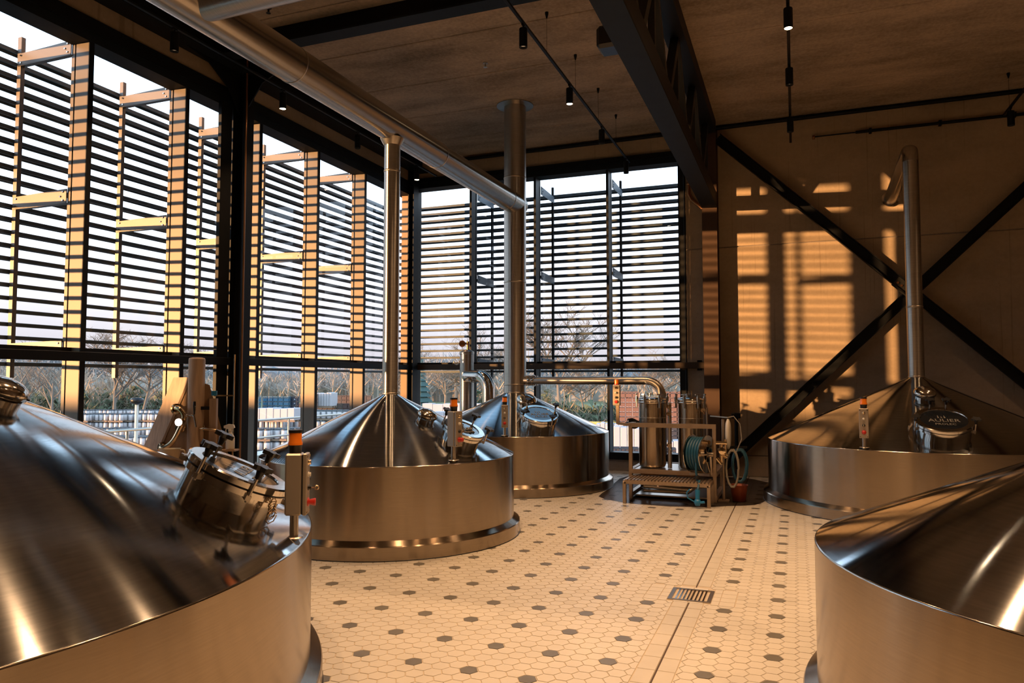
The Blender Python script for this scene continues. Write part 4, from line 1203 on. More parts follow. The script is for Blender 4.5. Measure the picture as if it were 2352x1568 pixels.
# brass S-rail
pts = [TW(-0.20, 0.0, 1.33), TW(-0.19, 0.07, 1.345), TW(-0.13, 0.10, 1.335), TW(-0.085, 0.10, 1.28), TW(-0.09, 0.10, 1.20), TW(-0.13, 0.10, 1.13), TW(-0.155, 0.10, 1.07), TW(-0.20, 0.10, 0.99), TW(-0.27, 0.10, 0.935), TW(-0.33, 0.09, 0.93), TW(-0.345, 0.0, 0.935)]
def smooth(pts, it=2):
    for _ in range(it):
        q = [pts[0]]
        for a, b in zip(pts[:-1], pts[1:]): q += [a * 0.75 + b * 0.25, a * 0.25 + b * 0.75]
        pts = q + [pts[-1]]
    return pts
m = MB(); m.tube(smooth(pts), 0.025, 14); rl = m.build('brass_rail', M['brass'], tw)
for (u, z) in ((-0.215, 1.33), (-0.345, 0.93), (-0.165, 1.14)):
    m = MB(); m.lathe([(0.0, 0), (0.055, 0), (0.055, 0.012), (0.035, 0.018), (0.03, 0.03)], TW(u, 0.0, z), 20, axis=Vn, sharp=True); m.build('rail_flange', M['brass'], rl)
m = MB(); m.lathe([(0.02, -0.03), (0.042, -0.02), (0.042, 0.03), (0.038, 0.035)], TW(-0.11, 0.14, 1.20), 20, axis=Vn, sharp=True); lp = m.build('rail_lamp', M['brass'], tw)
m = MB(); m.lathe([(0.0001, 0.036), (0.037, 0.035)], TW(-0.11, 0.14, 1.20), 20, axis=Vn); m.build('lamp_lens', M['sight_lamp'], lp)
# beer tap: arm, handle, spout
m = MB(); m.cyl(TW(-0.075, 0.10, 1.265), TW(0.03, 0.14, 1.265), 0.010, 10)
for u in (-0.05, 0.0): m.lathe([(0, -0.014), (0.018, 0), (0, 0.014)], TW(u, 0.12, 1.265), 12, axis=U)
m.build('tap_arm', M['polished'], tw)
m = MB(); m.cyl(TW(0.035, 0.14, 1.25), TW(0.035, 0.14, 1.31), 0.008, 10); m.lathe([(0.0, 0), (0.010, 0), (0.015, 0.06), (0.013, 0.10), (0.0, 0.105)], TW(0.035, 0.14, 1.31), 12, sharp=True); m.build('tap_handle', M['blackp'], tw)
m = MB(); m.tube([TW(0.03, 0.14, 1.275), TW(0.045, 0.15, 1.23), TW(0.065, 0.16, 1.15)], 0.010, 10, radii=[0.013, 0.011, 0.008]); m.build('tap_spout', M['polished'], tw)
m = MB(); m.lathe([(0.0, 0), (0.05, 0), (0.05, 0.01), (0.0, 0.014)], TW(0.055, 0.02, 1.135), 20, axis=Vn, sharp=True)
m.tube(smooth([TW(0.06, 0.03, 1.135), TW(0.07, 0.09, 1.135), TW(0.16, 0.11, 1.125), TW(0.26, 0.12, 1.115), TW(0.30, 0.12, 1.10), TW(0.315, 0.12, 1.04)]), 0.013, 12); m.build('swan_neck_spout', M['brass'], tw)
m = MB(); m.bar(TW(0.20, 0.06, 1.47), TW(0.395, 0.02, 1.47), 0.012, 0.014); m.bar(TW(0.395, 0.02, 1.90), TW(0.395, 0.02, CT), 0.012, 0.012); m.build('brass_tube', M['brass'], tw)
MB().lathe([(0.0, 0), (0.03, 0), (0.03, 0.05), (0, 0.05)], TW(0.20, 0.05, 1.47), 14, sharp=True).build('blue_stopper', M['bluef'], tw)
MB().obox(TW(0.36, 0.05, 0.905), U, Vn, (0, 0, 1), 0.09, 0.07, 0.008).build('shelf', M['wood2'], tw)

# spray bottle and measuring jug
sb = thing('spray_bottle', 'white plastic trigger spray bottle beside the tap tower', 'bottle', TW(0.38, 0.06, 0.913))
c = TW(0.38, 0.06, 0.913)
MB().lathe([(0.0001, 0), (0.042, 0.001), (0.045, 0.012), (0.045, 0.11), (0.040, 0.135), (0.020, 0.165), (0.018, 0.19)], c, 24).build('bottle', M['whitep'], sb)
MB().lathe([(0.020, 0.185), (0.022, 0.187), (0.022, 0.21), (0.018, 0.212)], c, 16, sharp=True).build('collar', M['whitep'], sb)
m = MB(); m.prism([c + U * a + Vector((0, 0, b)) for a, b in ((-0.065, 0.222), (-0.065, 0.245), (-0.02, 0.262), (0.035, 0.255), (0.045, 0.225), (0.018, 0.21), (-0.018, 0.21))], -Vn * 0.014, Vn * 0.014); m.build('spray_head', M['whitep'], sb)
m = MB(); m.tube([c + U * -0.035 + Vector((0, 0, 0.225)), c + U * -0.048 + Vector((0, 0, 0.20)), c + U * -0.043 + Vector((0, 0, 0.17))], 0.006, 8); m.build('trigger', M['whitep'], sb)
jc = TW(-0.13, 0.28, CT)
jg = thing('measuring_jug', 'translucent plastic measuring jug with pouring lip behind the near vessel', 'jug', jc)
m = MB(); m.lathe([(0.0001, 0.002), (0.068, 0.002), (0.075, 0.01), (0.090, 0.155), (0.095, 0.158), (0.087, 0.154), (0.072, 0.012), (0.0001, 0.008)], jc, 32)
m.build('jug_body', M['jug'], jg)
m = MB(); m.prism([jc - U * 0.085 + Vn * 0.03 + Vector((0, 0, 0.155)), jc - U * 0.085 - Vn * 0.03 + Vector((0, 0, 0.155)), jc - U * 0.13 + Vector((0, 0, 0.158)), ], (0, 0, 0), (0, 0, 0.003))
m.add([jc - U * 0.084 + Vn * 0.03 + Vector((0, 0, 0.157)), jc - U * 0.084 - Vn * 0.03 + Vector((0, 0, 0.157)), jc - U * 0.13 + Vector((0, 0, 0.158)), jc - U * 0.078 + Vector((0, 0, 0.06))], [(0, 2, 3), (2, 1, 3)])
m.build('pouring_lip', M['jug'], jg)
m = MB(); m.tube(smooth([jc + U * 0.085 + Vector((0, 0, 0.14)), jc + U * 0.135 + Vector((0, 0, 0.145)), jc + U * 0.14 + Vector((0, 0, 0.08)), jc + U * 0.115 + Vector((0, 0, 0.03)), jc + U * 0.076 + Vector((0, 0, 0.025))]), 0.010, 8); m.build('handle', M['jug'], jg)

# ================================================================ ceiling lights
def track(name, label, X, Z, y0, y1, drops):
    t = thing(name, label, 'track light', (X, (y0 + y1) / 2, Z))
    MB().bbox(X - 0.018, X + 0.018, y0, y1, Z - 0.012, Z + 0.014, 0.003).build('rail', M['black'], t)
    for yy in drops:
        m = MB(); m.cyl((X, yy, Z), (X, yy, ZC - 0.03), 0.0022, 5); c_ = m.build('suspension_wire', M['black'], t)
        MB().lathe([(0.008, -0.075), (0.022, -0.02), (0.022, 0.0)], (X, yy, ZC - 0.001), 10, sharp=True).build('ceiling_cup', M['black'], c_)
    return t
TRK = dict(left=(-6.42, 5.58), mid=(-2.74, 5.58), right=(0.0, 5.58), far=(2.98, 5.58))
track('light_track', 'black light track hung by the left windows, left of the big duct', -6.42, 5.58, -3, 12.6, [-1, 2.2, 5.4, 8.6, 11.8])
track('light_track', 'black light track hung on wires between duct and lattice truss', -2.74, 5.58, -3, 13.08, [1.0, 3.4, 5.9, 7.05, 8.30, 9.55, 10.8, 12.0])
track('light_track', 'black light track hung overhead right of the lattice truss', 0.0, 5.58, -3, 12.9, [1.0, 4.0, 7.0, 9.0, 11.0, 12.6])
track('light_track', 'black light track ending at the upper right near the wall conduit', 2.98, 5.58, -3, 12.7, [1, 4, 7, 10, 12.4])
def spot(X, Y, Z, on, label, power=1.0, size=96, group=None, hang=0.10):
    t = thing('track_spotlight', label, 'spotlight', (X, Y, Z - hang), group)
    zt = Z - 0.012
    m = MB(); m.box(X - 0.012, X + 0.012, Y - 0.03, Y + 0.03, zt - 0.02, zt); m.cyl((X, Y, zt - 0.05), (X, Y, zt - 0.015), 0.009, 8); m.build('adapter', M['black'], t)
    z1 = zt - 0.05; z0 = z1 - 0.215
    m = MB(); m.lathe([(0.0001, z1), (0.044, z1 - 0.002), (0.046, z1 - 0.006), (0.046, z0), (0.040, z0), (0.038, z0 + 0.03)], (X, Y, 0), 24, sharp=True); m.build('lamp_body', M['black'], t)
    zl = z0 + (0.004 if on else 0.028)
    m = MB(); m.disc((X, Y, zl), 0.039, (0, 0, -1), 24); m.build('lamp_lens', M['lamp_on'] if on else M['lamp_dim'], t)
    if power > 0:
        ld = bpy.data.lights.new('spot_beam', 'SPOT'); ld.energy = LAMP_W * power; ld.color = LAMP_COLOR
        ld.spot_size = math.radians(size); ld.spot_blend = 0.9; ld.shadow_soft_size = 0.025
        lo = bpy.data.objects.new('spot_beam', ld); COL.objects.link(lo); lo.location = (X - t.location.x, Y - t.location.y, z0 - 0.004 - t.location.z); lo.parent = t
    return t
sp_list = [
    (-6.42, 6.16, 5.58, False, 'black cylinder spotlight left of the duct, nearest of the four by the left windows', 0.7),
    (-6.42, 8.03, 5.58, True, 'glowing spotlight just right of the black column by the left windows', 0.7),
    (-6.42, 9.86, 5.58, False, 'unlit-looking spotlight below the duct where it meets the slim flue', 0.5),
    (-6.42, 11.82, 5.58, True, 'small glowing spotlight in the far left corner', 0.5),
    (-2.74, 7.47, 5.58, False, 'black spotlight hanging nearest on the track between duct and truss', 1.1),
    (-2.74, 9.26, 5.58, True, 'bright spotlight second along the track between duct and truss', 0.9),
    (-2.74, 11.01, 5.58, False, 'third black spotlight along the track between duct and truss', 0.12),
    (-2.74, 12.78, 5.58, False, 'black spotlight at the far end of the track, against the back window', 0.0),
    (0.0, 8.05, 5.58, True, 'bright spotlight at the top edge right of the truss', 1.2),
    (0.0, 9.64, 5.58, False, 'black spotlight halfway down the right overhead track', 0.35),
    (0.0, 11.49, 5.58, False, 'black spotlight at the far end of the right overhead track', 0.0),
    (2.98, 12.35, 5.58, False, 'black spotlight at the upper right edge near the wall conduit', 0.0)]
for a in sp_list: spot(*a)
for (X, Y, p) in ((-2.74, 5.67, 1.2), (-2.74, 3.87, 1.2), (-2.74, 2.07, 0.8), (-2.74, 0.3, 0.35), (0.0, 6.2, 1.4), (0.0, 4.4, 1.4), (0.0, 2.6, 1.3), (0.0, 0.8, 1.0),
                  (2.98, 10.2, 0.5), (2.98, 8.0, 0.7), (2.98, 5.8, 0.9), (2.98, 3.4, 1.2), (2.98, 1.0, 1.0), (-6.42, 4.2, 0.3), (-6.42, 2.2, 0.2)):
    spot(X, Y, 5.58, False, 'black cylinder spotlight on the tracks above and behind the camera', p, group='spotlights above the camera')
# loudspeaker on the truss and sprinkler heads
ls = thing('loudspeaker', 'black box loudspeaker clamped to the left side of the lattice truss', 'speaker', (-1.62, 6.4, 4.95))
MB().bbox(-1.72, -1.50, 6.70, 6.95, 4.80, 5.02, 0.03).build('cabinet', M['blackp'], ls)
MB().bar((-1.55, 6.82, 4.92), (-1.42, 6.82, 4.80), 0.03, 0.04).build('bracket', M['black'], ls)
for (X, Y, l) in ((-4.0, 9.35, 'small sprinkler head on the ceiling between duct and track'), (-5.83, 7.0, 'tiny black ceiling sensor above the big duct'), ):
    t = thing('ceiling_sprinkler', l, 'sprinkler', (X, Y, ZC))
    MB().lathe([(0.0001, -0.07), (0.03, -0.065), (0.012, -0.05), (0.012, -0.01), (0.035, -0.008), (0.035, 0)], (X, Y, ZC), 14, sharp=True).build('head', M['satin'] if X > -5 else M['blackp'], t)

# ================================================================ outdoors
GZ = -3.2
def azd(px, d, z=GZ):
    """world point at a view bearing (tangent units from the optical axis) and distance"""
    a = (px - 1176) / 1690.0
    v = Vector((fw.x, fw.y, 0)).normalized() + rt * a
    return Vector((v.x * d, v.y * d, z))
M['ground'] = mat('yard_asphalt', (0.30, 0.29, 0.30), 0.75, 0, noise=0.15, nscale=0.6)
M['grass'] = mat('winter_field', (0.16, 0.20, 0.10), 0.95, 0, noise=0.3, nscale=0.08)
M['bark'] = mat('tree_bark', (0.22, 0.19, 0.155), 0.9)
M['twig'] = mat('pale_twigs', (0.30, 0.235, 0.17), 0.95)
M['bush'] = mat('dull_green_hedge', (0.13, 0.155, 0.09), 0.95, noise=0.3, nscale=1.5)
M['haze'] = mat('hazed_wood', (0.36, 0.37, 0.38), 1.0, noise=0.12, nscale=0.05, spec=0)  # distance haze of both far woods put into their colours
M['haze2'] = mat('hazed_copse', (0.42, 0.36, 0.30), 1.0, noise=0.2, nscale=0.12, spec=0)
M['keg'] = mat('keg_steel', (0.60, 0.56, 0.55), 0.45, 0.35)
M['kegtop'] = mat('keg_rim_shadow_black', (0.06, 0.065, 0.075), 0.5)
M['pallet'] = mat('pallet_wood', (0.30, 0.20, 0.13), 0.8)
M['crb'] = mat('blue_crate', (0.05, 0.16, 0.26), 0.5)
M['crd'] = mat('navy_crate', (0.035, 0.05, 0.075), 0.5)
M['cro'] = mat('orange_brown_crate', (0.24, 0.115, 0.075), 0.55)
M['crbr'] = mat('brown_crate', (0.10, 0.06, 0.05), 0.6)
M['wrap'] = mat('white_stretch_wrap', (0.55, 0.52, 0.53), 0.45)
M['whouse'] = mat('pale_render', (0.72, 0.60, 0.56), 0.8)
M['roof'] = mat('roof_tiles', (0.20, 0.16, 0.15), 0.8)
M['yellow'] = mat('yellow_green_container', (0.46, 0.42, 0.12), 0.5)
M['logo'] = mat('white_crate_mark', (0.7, 0.7, 0.72), 0.5)
gr = struct(MB().box(-520, 260, -160, 560, GZ - 0.3, GZ - 0.02).build('ground', M['grass']))
yd = struct(MB().box(-95, 30, 15.5, 75, GZ - 0.02, GZ).build('trim_3', M['ground']))

sh = Vector((sdir.x, sdir.y, 0)).normalized(); ph = Vector((-sh.y, sh.x, 0))
c0 = Vector((-7.4, 8.0, 0)) - sh * 26.0
m = MB(); m.bar(c0 + ph * -22 + Vector((0, 0, GZ / 2 + 1.07)), c0 + ph * 5.5 + Vector((0, 0, GZ / 2 + 1.07)), 0.5, 2.14 - GZ)
struct(m.build('wall_sun_block', M['whouse'] if 'whouse' in M else M['ground']))  # unseen wall, added to keep the low sun off the lower windows

# kegs
kb = MB()
kb.lathe([(0.17, 0.0), (0.17, 0.03), (0.195, 0.05), (0.195, 0.45), (0.17, 0.48)], (0, 0, 0), 8)
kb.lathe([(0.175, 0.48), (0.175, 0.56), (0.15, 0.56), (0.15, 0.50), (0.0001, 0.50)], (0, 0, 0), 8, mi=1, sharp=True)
kmesh = kb.mesh('beer_keg', [M['keg'], M['kegtop']])
pmb = MB()
for k in range(3): pmb.box(-0.62, 0.62, -0.6 + 0.55 * k, -0.5 + 0.55 * k, 0, 0.10)
for k in range(5): pmb.box(-0.62 + 0.28 * k, -0.50 + 0.28 * k, -0.62, 0.62, 0.10, 0.125)
pmesh = pmb.mesh('pallet', M['pallet'])
cnt = 0
restk = MB()
def keg_stack(cx_, cy_, layers, rot=0.0):
    global cnt
    ca, sa = math.cos(rot), math.sin(rot)
    z = GZ
    for L in range(layers):
        o = bpy.data.objects.new('pallet', pmesh); COL.objects.link(o); o.location = (cx_, cy_, z); o.rotation_euler = (0, 0, rot)
        tag(o, 'wooden pallet between layers of steel kegs in the yard', 'pallet', 'keg pallets in the yard')
        for i in range(3):
            for j in range(3):
                x, y = (i - 1) * 0.41, (j - 1) * 0.41
                X, Y = cx_ + x * ca - y * sa, cy_ + x * sa + y * ca
                if (j == 0 or i == 2 or L == layers - 1) and cnt < 300:
                    o = bpy.data.objects.new('beer_keg', kmesh); COL.objects.link(o); o.location = (X, Y, z + 0.125)
                    tag(o, 'steel beer keg with dark rim stacked in the yard outside', 'keg', 'steel kegs stacked in the yard'); cnt += 1
                elif j == 0 or i == 2 or L == layers - 1:
                    restk.v_off = None
                    restk.lathe([(0.17, 0.0), (0.195, 0.05), (0.195, 0.45), (0.17, 0.48)], (X, Y, z + 0.125), 7)
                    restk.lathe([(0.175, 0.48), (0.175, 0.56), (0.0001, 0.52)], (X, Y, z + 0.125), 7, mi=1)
        z += 0.125 + 0.56
stacks = []
for px in range(150, 470, 23):
    for d, L in ((46, 2), (54, 2), (62, 3), (70, 3)): stacks.append((px + random.uniform(-6, 6) + (d % 4) * 4, d + random.uniform(-0.6, 0.6), L))
for px in range(560, 900, 22):
    for d, L in ((36, 2), (43, 3), (52, 4)): stacks.append((px + random.uniform(-6, 6), d + random.uniform(-0.5, 0.5), L))
stacks.sort(key=lambda t: t[1])
for px, d, L in stacks:
    p = azd(px, d); keg_stack(p.x, p.y, L, random.uniform(-0.1, 0.1) + 0.3)
if restk.v:
    o = restk.build('keg_rows', [M['keg'], M['kegtop']]); tag(o, 'further rows of stacked steel kegs in the yard', 'kegs', None, 'stuff')

# crates: open slotted boxes
def crate_mesh(name, m_, w=0.40, d=0.30, h=0.29, mark=False):
    b = MB()
    b.box(-w / 2, w / 2, -d / 2, d / 2, 0, 0.02)
    for s in (-1, 1):
        b.box(-w / 2, w / 2, s * d / 2 - 0.01 * s - 0.01, s * d / 2 - 0.01 * s + 0.01, 0.02, h * 0.55)
        b.box(-w / 2, w / 2, s * d / 2 - 0.01 * s - 0.01, s * d / 2 - 0.01 * s + 0.01, h * 0.80, h)
        b.box(s * w / 2 - 0.01 * s - 0.01, s * w / 2 - 0.01 * s + 0.01, -d / 2, d / 2, 0.02, h * 0.55)
        b.box(s * w / 2 - 0.01 * s - 0.01, s * w / 2 - 0.01 * s + 0.01, -d / 2, d / 2, h * 0.80, h)
        for t in (-1, 0, 1): b.box(t * w * 0.46 - 0.02, t * w * 0.46 + 0.02, s * d / 2 - 0.01 * s - 0.01, s * d / 2 - 0.01 * s + 0.01, h * 0.5, h * 0.85)
    b.box(-w / 2 + 0.03, w / 2 - 0.03, -d / 2 + 0.03, d / 2 - 0.03, 0.02, h * 0.7, 1)
    if mark: b.add([(-0.06, -d / 2 - 0.004, h * 0.22), (0.06, -d / 2 - 0.004, h * 0.22), (0.0, -d / 2 - 0.004, h * 0.48)], [(0, 1, 2)], 2)
    return b.mesh(name, [m_, M['crbr'], M['logo']])
cm = {k: crate_mesh('bottle_crate', M[k], mark=(k == 'crd')) for k in ('crb', 'crd', 'cro', 'crbr')}
def crates(kind, px, d, nx, nz, z0, rot, label, group, ny=1):
    p = azd(px, d); ca, sa = math.cos(rot), math.sin(rot)
    for i in range(nx):
        for j in range(ny):
            for k in range(nz):
                o = bpy.data.objects.new('bottle_crate', cm[kind]); COL.objects.link(o)
                x, y = i * 0.42, j * 0.32
                o.location = (p.x + x * ca - y * sa, p.y + x * sa + y * ca, z0 + k * 0.292); o.rotation_euler = (0, 0, rot)
                tag(o, label, 'crate', group)
R0 = math.radians(12)
ZK = GZ + 4 * 0.685 + 0.01
crates('crb', 556, 54, 4, 4, ZK - 0.30, R0, 'blue bottle crate in the stack beyond the window left of the middle vessel', 'blue crates beyond the left windows')
crates('crb', 612, 55, 5, 3, ZK, R0, 'faded blue bottle crate on top of the keg stacks', 'blue crates on the keg stacks')
crates('crd', 668, 55, 2, 4, ZK - 0.3, R0, 'navy bottle crate at the end of the blue crate row', 'navy crates ending the blue row')
crates('cro', 700, 56, 3, 4, ZK - 0.1, R0, 'sunlit orange crate topping the stack beside a window mullion', 'orange crates topping the left stack')
crates('crbr', 690, 58, 14, 3, ZK - 0.6, R0, 'brown bottle crate in the long low row behind the kegs', 'brown crates in the long row')
crates('crbr', 770, 60, 8, 5, ZK - 0.6, R0, 'brown crate in the upper row beside the slim flue', 'brown crates in the upper row')
crates('cro', 905, 62, 6, 5, ZK - 1.2, R0, 'orange crate low in the yard just right of the slim flue', 'orange crates right of the slim flue')
crates('crd', 1412, 34, 7, 5, GZ + 0.3, R0, 'navy crate with white triangle mark outside the back window', 'navy crates with white triangles', ny=2)
crates('cro', 1428, 46, 3, 9, GZ + 1.5, R0, 'orange crate in the tall stack left of the filter housings', 'orange crates left of the housings')
crates('cro', 1530, 46, 3, 10, GZ + 1.2, R0, 'orange crate in the tall stack between the filter housings', 'orange crates between the housings')
MB_ = MB
def wrapped(px, d, w, h, z0, label, key='wrap', depth=1.2, rot=R0):
    p = azd(px, d)
    t = thing('wrapped_pallet', label, 'pallet load', (p.x, p.y, z0))
    m = MB(); n = 6
    for i in range(n):
        a = -w / 2 + w * i / n; m.bbox(a, a + w / n - 0.02, -depth / 2, depth / 2, 0.12, h + random.uniform(-0.06, 0.06), 0.03)
    m.v = [(p.x + x * math.cos(rot) - y * math.sin(rot), p.y + x * math.sin(rot) + y * math.cos(rot), z0 + z) for x, y, z in m.v]
    m.build('wrapped_load', M[key], t)
    m = MB(); 
    for k in range(3): m.box(-w / 2, w / 2, -depth / 2 + k * depth * 0.42, -depth / 2 + k * depth * 0.42 + 0.1, 0, 0.12)
    m.v = [(p.x + x * math.cos(rot) - y * math.sin(rot), p.y + x * math.sin(rot) + y * math.cos(rot), z0 + z) for x, y, z in m.v]
    m.build('pallet_base', M['pallet'], t)
wrapped(640, 50, 3.0, 0.9, ZK - 0.7, 'white wrapped load on the keg stacks left of the middle vessel')
wrapped(752, 57, 1.3, 1.15, ZK - 0.02, 'pale blue-white wrapped load between two window mullions')
wrapped(1000, 62, 5.5, 2.2, GZ, 'wide pale wrapped load seen between corner and condenser')
wrapped(1045, 70, 6.0, 2.6, GZ, 'long white wrapped load behind, left of the condenser')
wrapped(1105, 58, 3.0, 1.8, GZ, 'white wrapped load just right of the condenser')
wrapped(980, 52, 2.5, 1.0, GZ, 'low brown wrapped load near the corner post', 'pallet')
wrapped(1060, 50, 4.0, 0.9, GZ, 'low pale stack of boards in front of the wrapped loads')
wrapped(1400, 44, 1.6, 2.3, GZ, 'white sacks on a pallet right of the yellow container')
wrapped(1440, 40, 2.2, 2.3, GZ, 'grey-white wrapped load behind the filter control box')
wrapped(1560, 40, 2.2, 1.6, GZ, 'pale wrapped load at the right end of the back window')
wrapped(1480, 60, 4.5, 3.4, GZ, 'pinkish wrapped load high behind the filter housings')
# yellow container
p = azd(1362, 48)
yc = thing('container', 'yellow-green open container outside the back window', 'container', (p.x, p.y, GZ))
m = MB()
m.box(-1.6, 1.6, -1.0, 1.0, 0, 0.15); m.box(-1.6, 1.6, 0.9, 1.0, 0.15, 2.1); m.box(-1.6, -1.5, -1, 0.9, 0.15, 2.1); m.box(1.5, 1.6, -1, 0.9, 0.15, 2.1); m.box(0.0, 1.5, -1.0, -0.92, 0.15, 1.9)
for x in (-1.6, 0, 1.5): m.box(x, x + 0.1, -1.02, -0.92, 0.1, 2.1)
m.box(-1.6, 1.6, -1.04, -0.92, 2.0, 2.15)
m.v = [(p.x + x, p.y + y, GZ + z) for x, y, z in m.v]
m.build('container_body', M['yellow'], yc)
# lamp post seen through the left window, one outside
for (px, d, h, l) in ((317, 22, 4.1, 'white pole with small dark lamp head outside the left windows'),):
    p = azd(px, d)
    t = thing('yard_lamp', l, 'lamp post', (p.x, p.y, GZ))
    MB().cyl((p.x, p.y, GZ), (p.x, p.y, GZ + h), 0.05, 10).build('pole', M['whitep'], t)
    MB().lathe([(0.03, 0), (0.18, 0.06), (0.19, 0.15), (0.16, 0.20), (0, 0.21)], (p.x, p.y, GZ + h), 14).build('lamp_head', M['blackp'], t)
# low wall with white top outside left windows
p = azd(590, 14)
lw = thing('parapet', 'white-topped parapet outside under the left windows beside the middle vessel', 'wall', (p.x, p.y, -1))
MB().box(-11.2, -10.6, 6.0, 16.0, -3.2, 0.05).build('parapet_wall', M['whitep'], lw)
# guard rail in yard
gt = thing('yard_railing', 'thin steel railing in the yard beyond the left windows', 'railing', (-14, 12, GZ))
for z in (0.15, 0.6): MB().cyl((-12.9, 6, z), (-12.9, 22, z), 0.03, 8).build('rail', M['satin'], gt)
for k in range(7): MB().cyl((-12.9, 6.2 + 2.6 * k, GZ), (-12.9, 6.2 + 2.6 * k, 0.6), 0.03, 8).build('post', M['satin'], gt)

# houses
def house(px, d, w, h, rh, label, dep=8, rot=0.3):
    p = azd(px, d); t = thing('house', label, 'house', (p.x, p.y, GZ))
    def X(v): return [(p.x + x * math.cos(rot) - y * math.sin(rot), p.y + x * math.sin(rot) + y * math.cos(rot), GZ + z) for x, y, z in v]
    m = MB(); m.box(-w / 2, w / 2, -dep / 2, dep / 2, 0, h); m.prism([(-w / 2, 0 - dep / 2, h), (w / 2, 0 - dep / 2, h), (0, 0 - dep / 2, h + rh)], (0, 0, 0), (0, dep, 0)); m.v = X(m.v); m.build('walls', M['whouse'], t)
    m = MB(); m.prism([(-w / 2 - 0.4, -dep / 2 - 0.3, h - 0.3), (0, -dep / 2 - 0.3, h + rh), (0, -dep / 2 - 0.3, h + rh + 0.25), (-w / 2 - 0.4, -dep / 2 - 0.3, h - 0.05)], (0, 0, 0), (0, dep + 0.6, 0))
    m.prism([(w / 2 + 0.4, -dep / 2 - 0.3, h - 0.3), (0, -dep / 2 - 0.3, h + rh), (0, -dep / 2 - 0.3, h + rh + 0.25), (w / 2 + 0.4, -dep / 2 - 0.3, h - 0.05)], (0, 0, 0), (0, dep + 0.6, 0)); m.v = X(m.v); m.build('roof', M['roof'], t)
    m = MB()
    for i in range(max(2, int(w / 3))):
        x = -w / 2 + 1.2 + i * 2.8
        if x + 1 < w / 2: m.box(x, x + 1.0, -dep / 2 - 0.06, -dep / 2 + 0.02, 1.2, 2.6)
    m.v = X(m.v); m.build('window', M['darkglass'], t)
    return t
house(572, 200, 10, 4.5, 3.5, 'pale house at left of the far group beyond the left windows')
house(618, 230, 8, 4.0, 3.2, 'small pale gabled house right of the far group')
house(757, 205, 5.5, 5.0, 0.3, 'large pink flat-roofed building beyond the left windows', 10)
house(875, 190, 12, 4, 3, 'distant pale house beside the slim flue')

# bare trees
def tree(px, d, h, label, spread=0.5, seed=1, m_='bark', density=1.0, group=None, name='bare_tree'):
    rnd = random.Random(seed)
    p = azd(px, d)
    t = thing(name, label, 'tree', (p.x, p.y, GZ), group)
    mt = MB(); mbr = MB(); mtw = MB()
    def grow(b, dr, L, r, lev):
        n = 3
        pts = [b]; q = b.copy(); dd = dr.copy()
        for i in range(n):
            dd = (dd + Vector((rnd.uniform(-.16, .16), rnd.uniform(-.16, .16), rnd.uniform(-.05, .12)))).normalized()
            q = q + dd * (L / n); pts.append(q.copy())
        tgt = mt if lev == 0 else (mbr if lev < 3 else mtw)
        tgt.tube(pts, r, 6 if lev == 0 else 3, cap=False, radii=[r * (1 - 0.55 * i / n) for i in range(n + 1)])
        if lev >= 5 or r < 0.005: return
        k = (6 if lev == 0 else 5 if lev == 1 else 4 if lev < 4 else 3)
        k = max(2, int(k * density))
        for i in range(k):
            f = rnd.uniform(0.35, 1.0) if lev else rnd.uniform(0.4, 1.0)
            j = min(int(f * n), n - 1); s_ = pts[j].lerp(pts[j + 1], f * n - j)
            a = rnd.uniform(0, 2 * PI)
            side = Vector((math.cos(a), math.sin(a), 0.0))
            nd_ = (dd * (1 - spread) + side * spread + Vector((0, 0, 0.15))).normalized()
            grow(s_, nd_, L * rnd.uniform(0.5, 0.75), r * 0.56, lev + 1)
    grow(Vector((p.x, p.y, GZ)), Vector((0, 0, 1)), h * 0.46, h * 0.017, 0)
    mt.build('trunk', M[m_], t); mbr.build('branches', M[m_], t); o = mtw.build('twigs', M[m_], t); o['kind'] = 'stuff'
    return t
tree(268, 72, 12.5, 'big bare tree rising behind the kegs beyond the left windows', 0.62, 3)
tree(330, 76, 12, 'leaning bare tree right of the big tree beyond the kegs', 0.66, 5)
tree(120, 66, 10, 'thin bare tree beside the first window mullion', 0.5, 8, density=0.8)
tree(40, 60, 10, 'slender bare tree above the vent of the near vessel', 0.45, 11, density=0.8)
tree(430, 90, 11, 'bare tree behind the oak tap tower', 0.6, 13)
tree(905, 95, 12, 'bare tree just behind the slim flue', 0.6, 17)
tree(1020, 95, 10, 'drooping pale tree left of the condenser', 0.75, 19, 'twig')
tree(1110, 90, 13, 'tall bare tree between condenser and thick flue', 0.55, 23)
tree(1285, 70, 14, 'tall bare tree above the yard right of the thick flue', 0.55, 29)
tree(1345, 85, 9, 'rounded bare tree right of the thick flue', 0.75, 31)
tree(1510, 75, 10, 'pale bushy tree behind the transfer pipe bend', 0.6, 37, 'twig')
tree(1565, 80, 9, 'bare tree at the right end of the back window', 0.6, 41)
def spike(m, q, d, L, r):
    """one bare twig: a slim three-sided taper"""
    q = Vector(q); d = Vector(d).normalized()
    a = d.cross(Vector((0.3, 0.5, 0.81))).normalized(); b = d.cross(a)
    m.add([q + a * r, q + (b * 0.87 - a * 0.5) * r, q + (-b * 0.87 - a * 0.5) * r, q + d * L], [(0, 1, 3), (1, 2, 3), (2, 0, 3)])
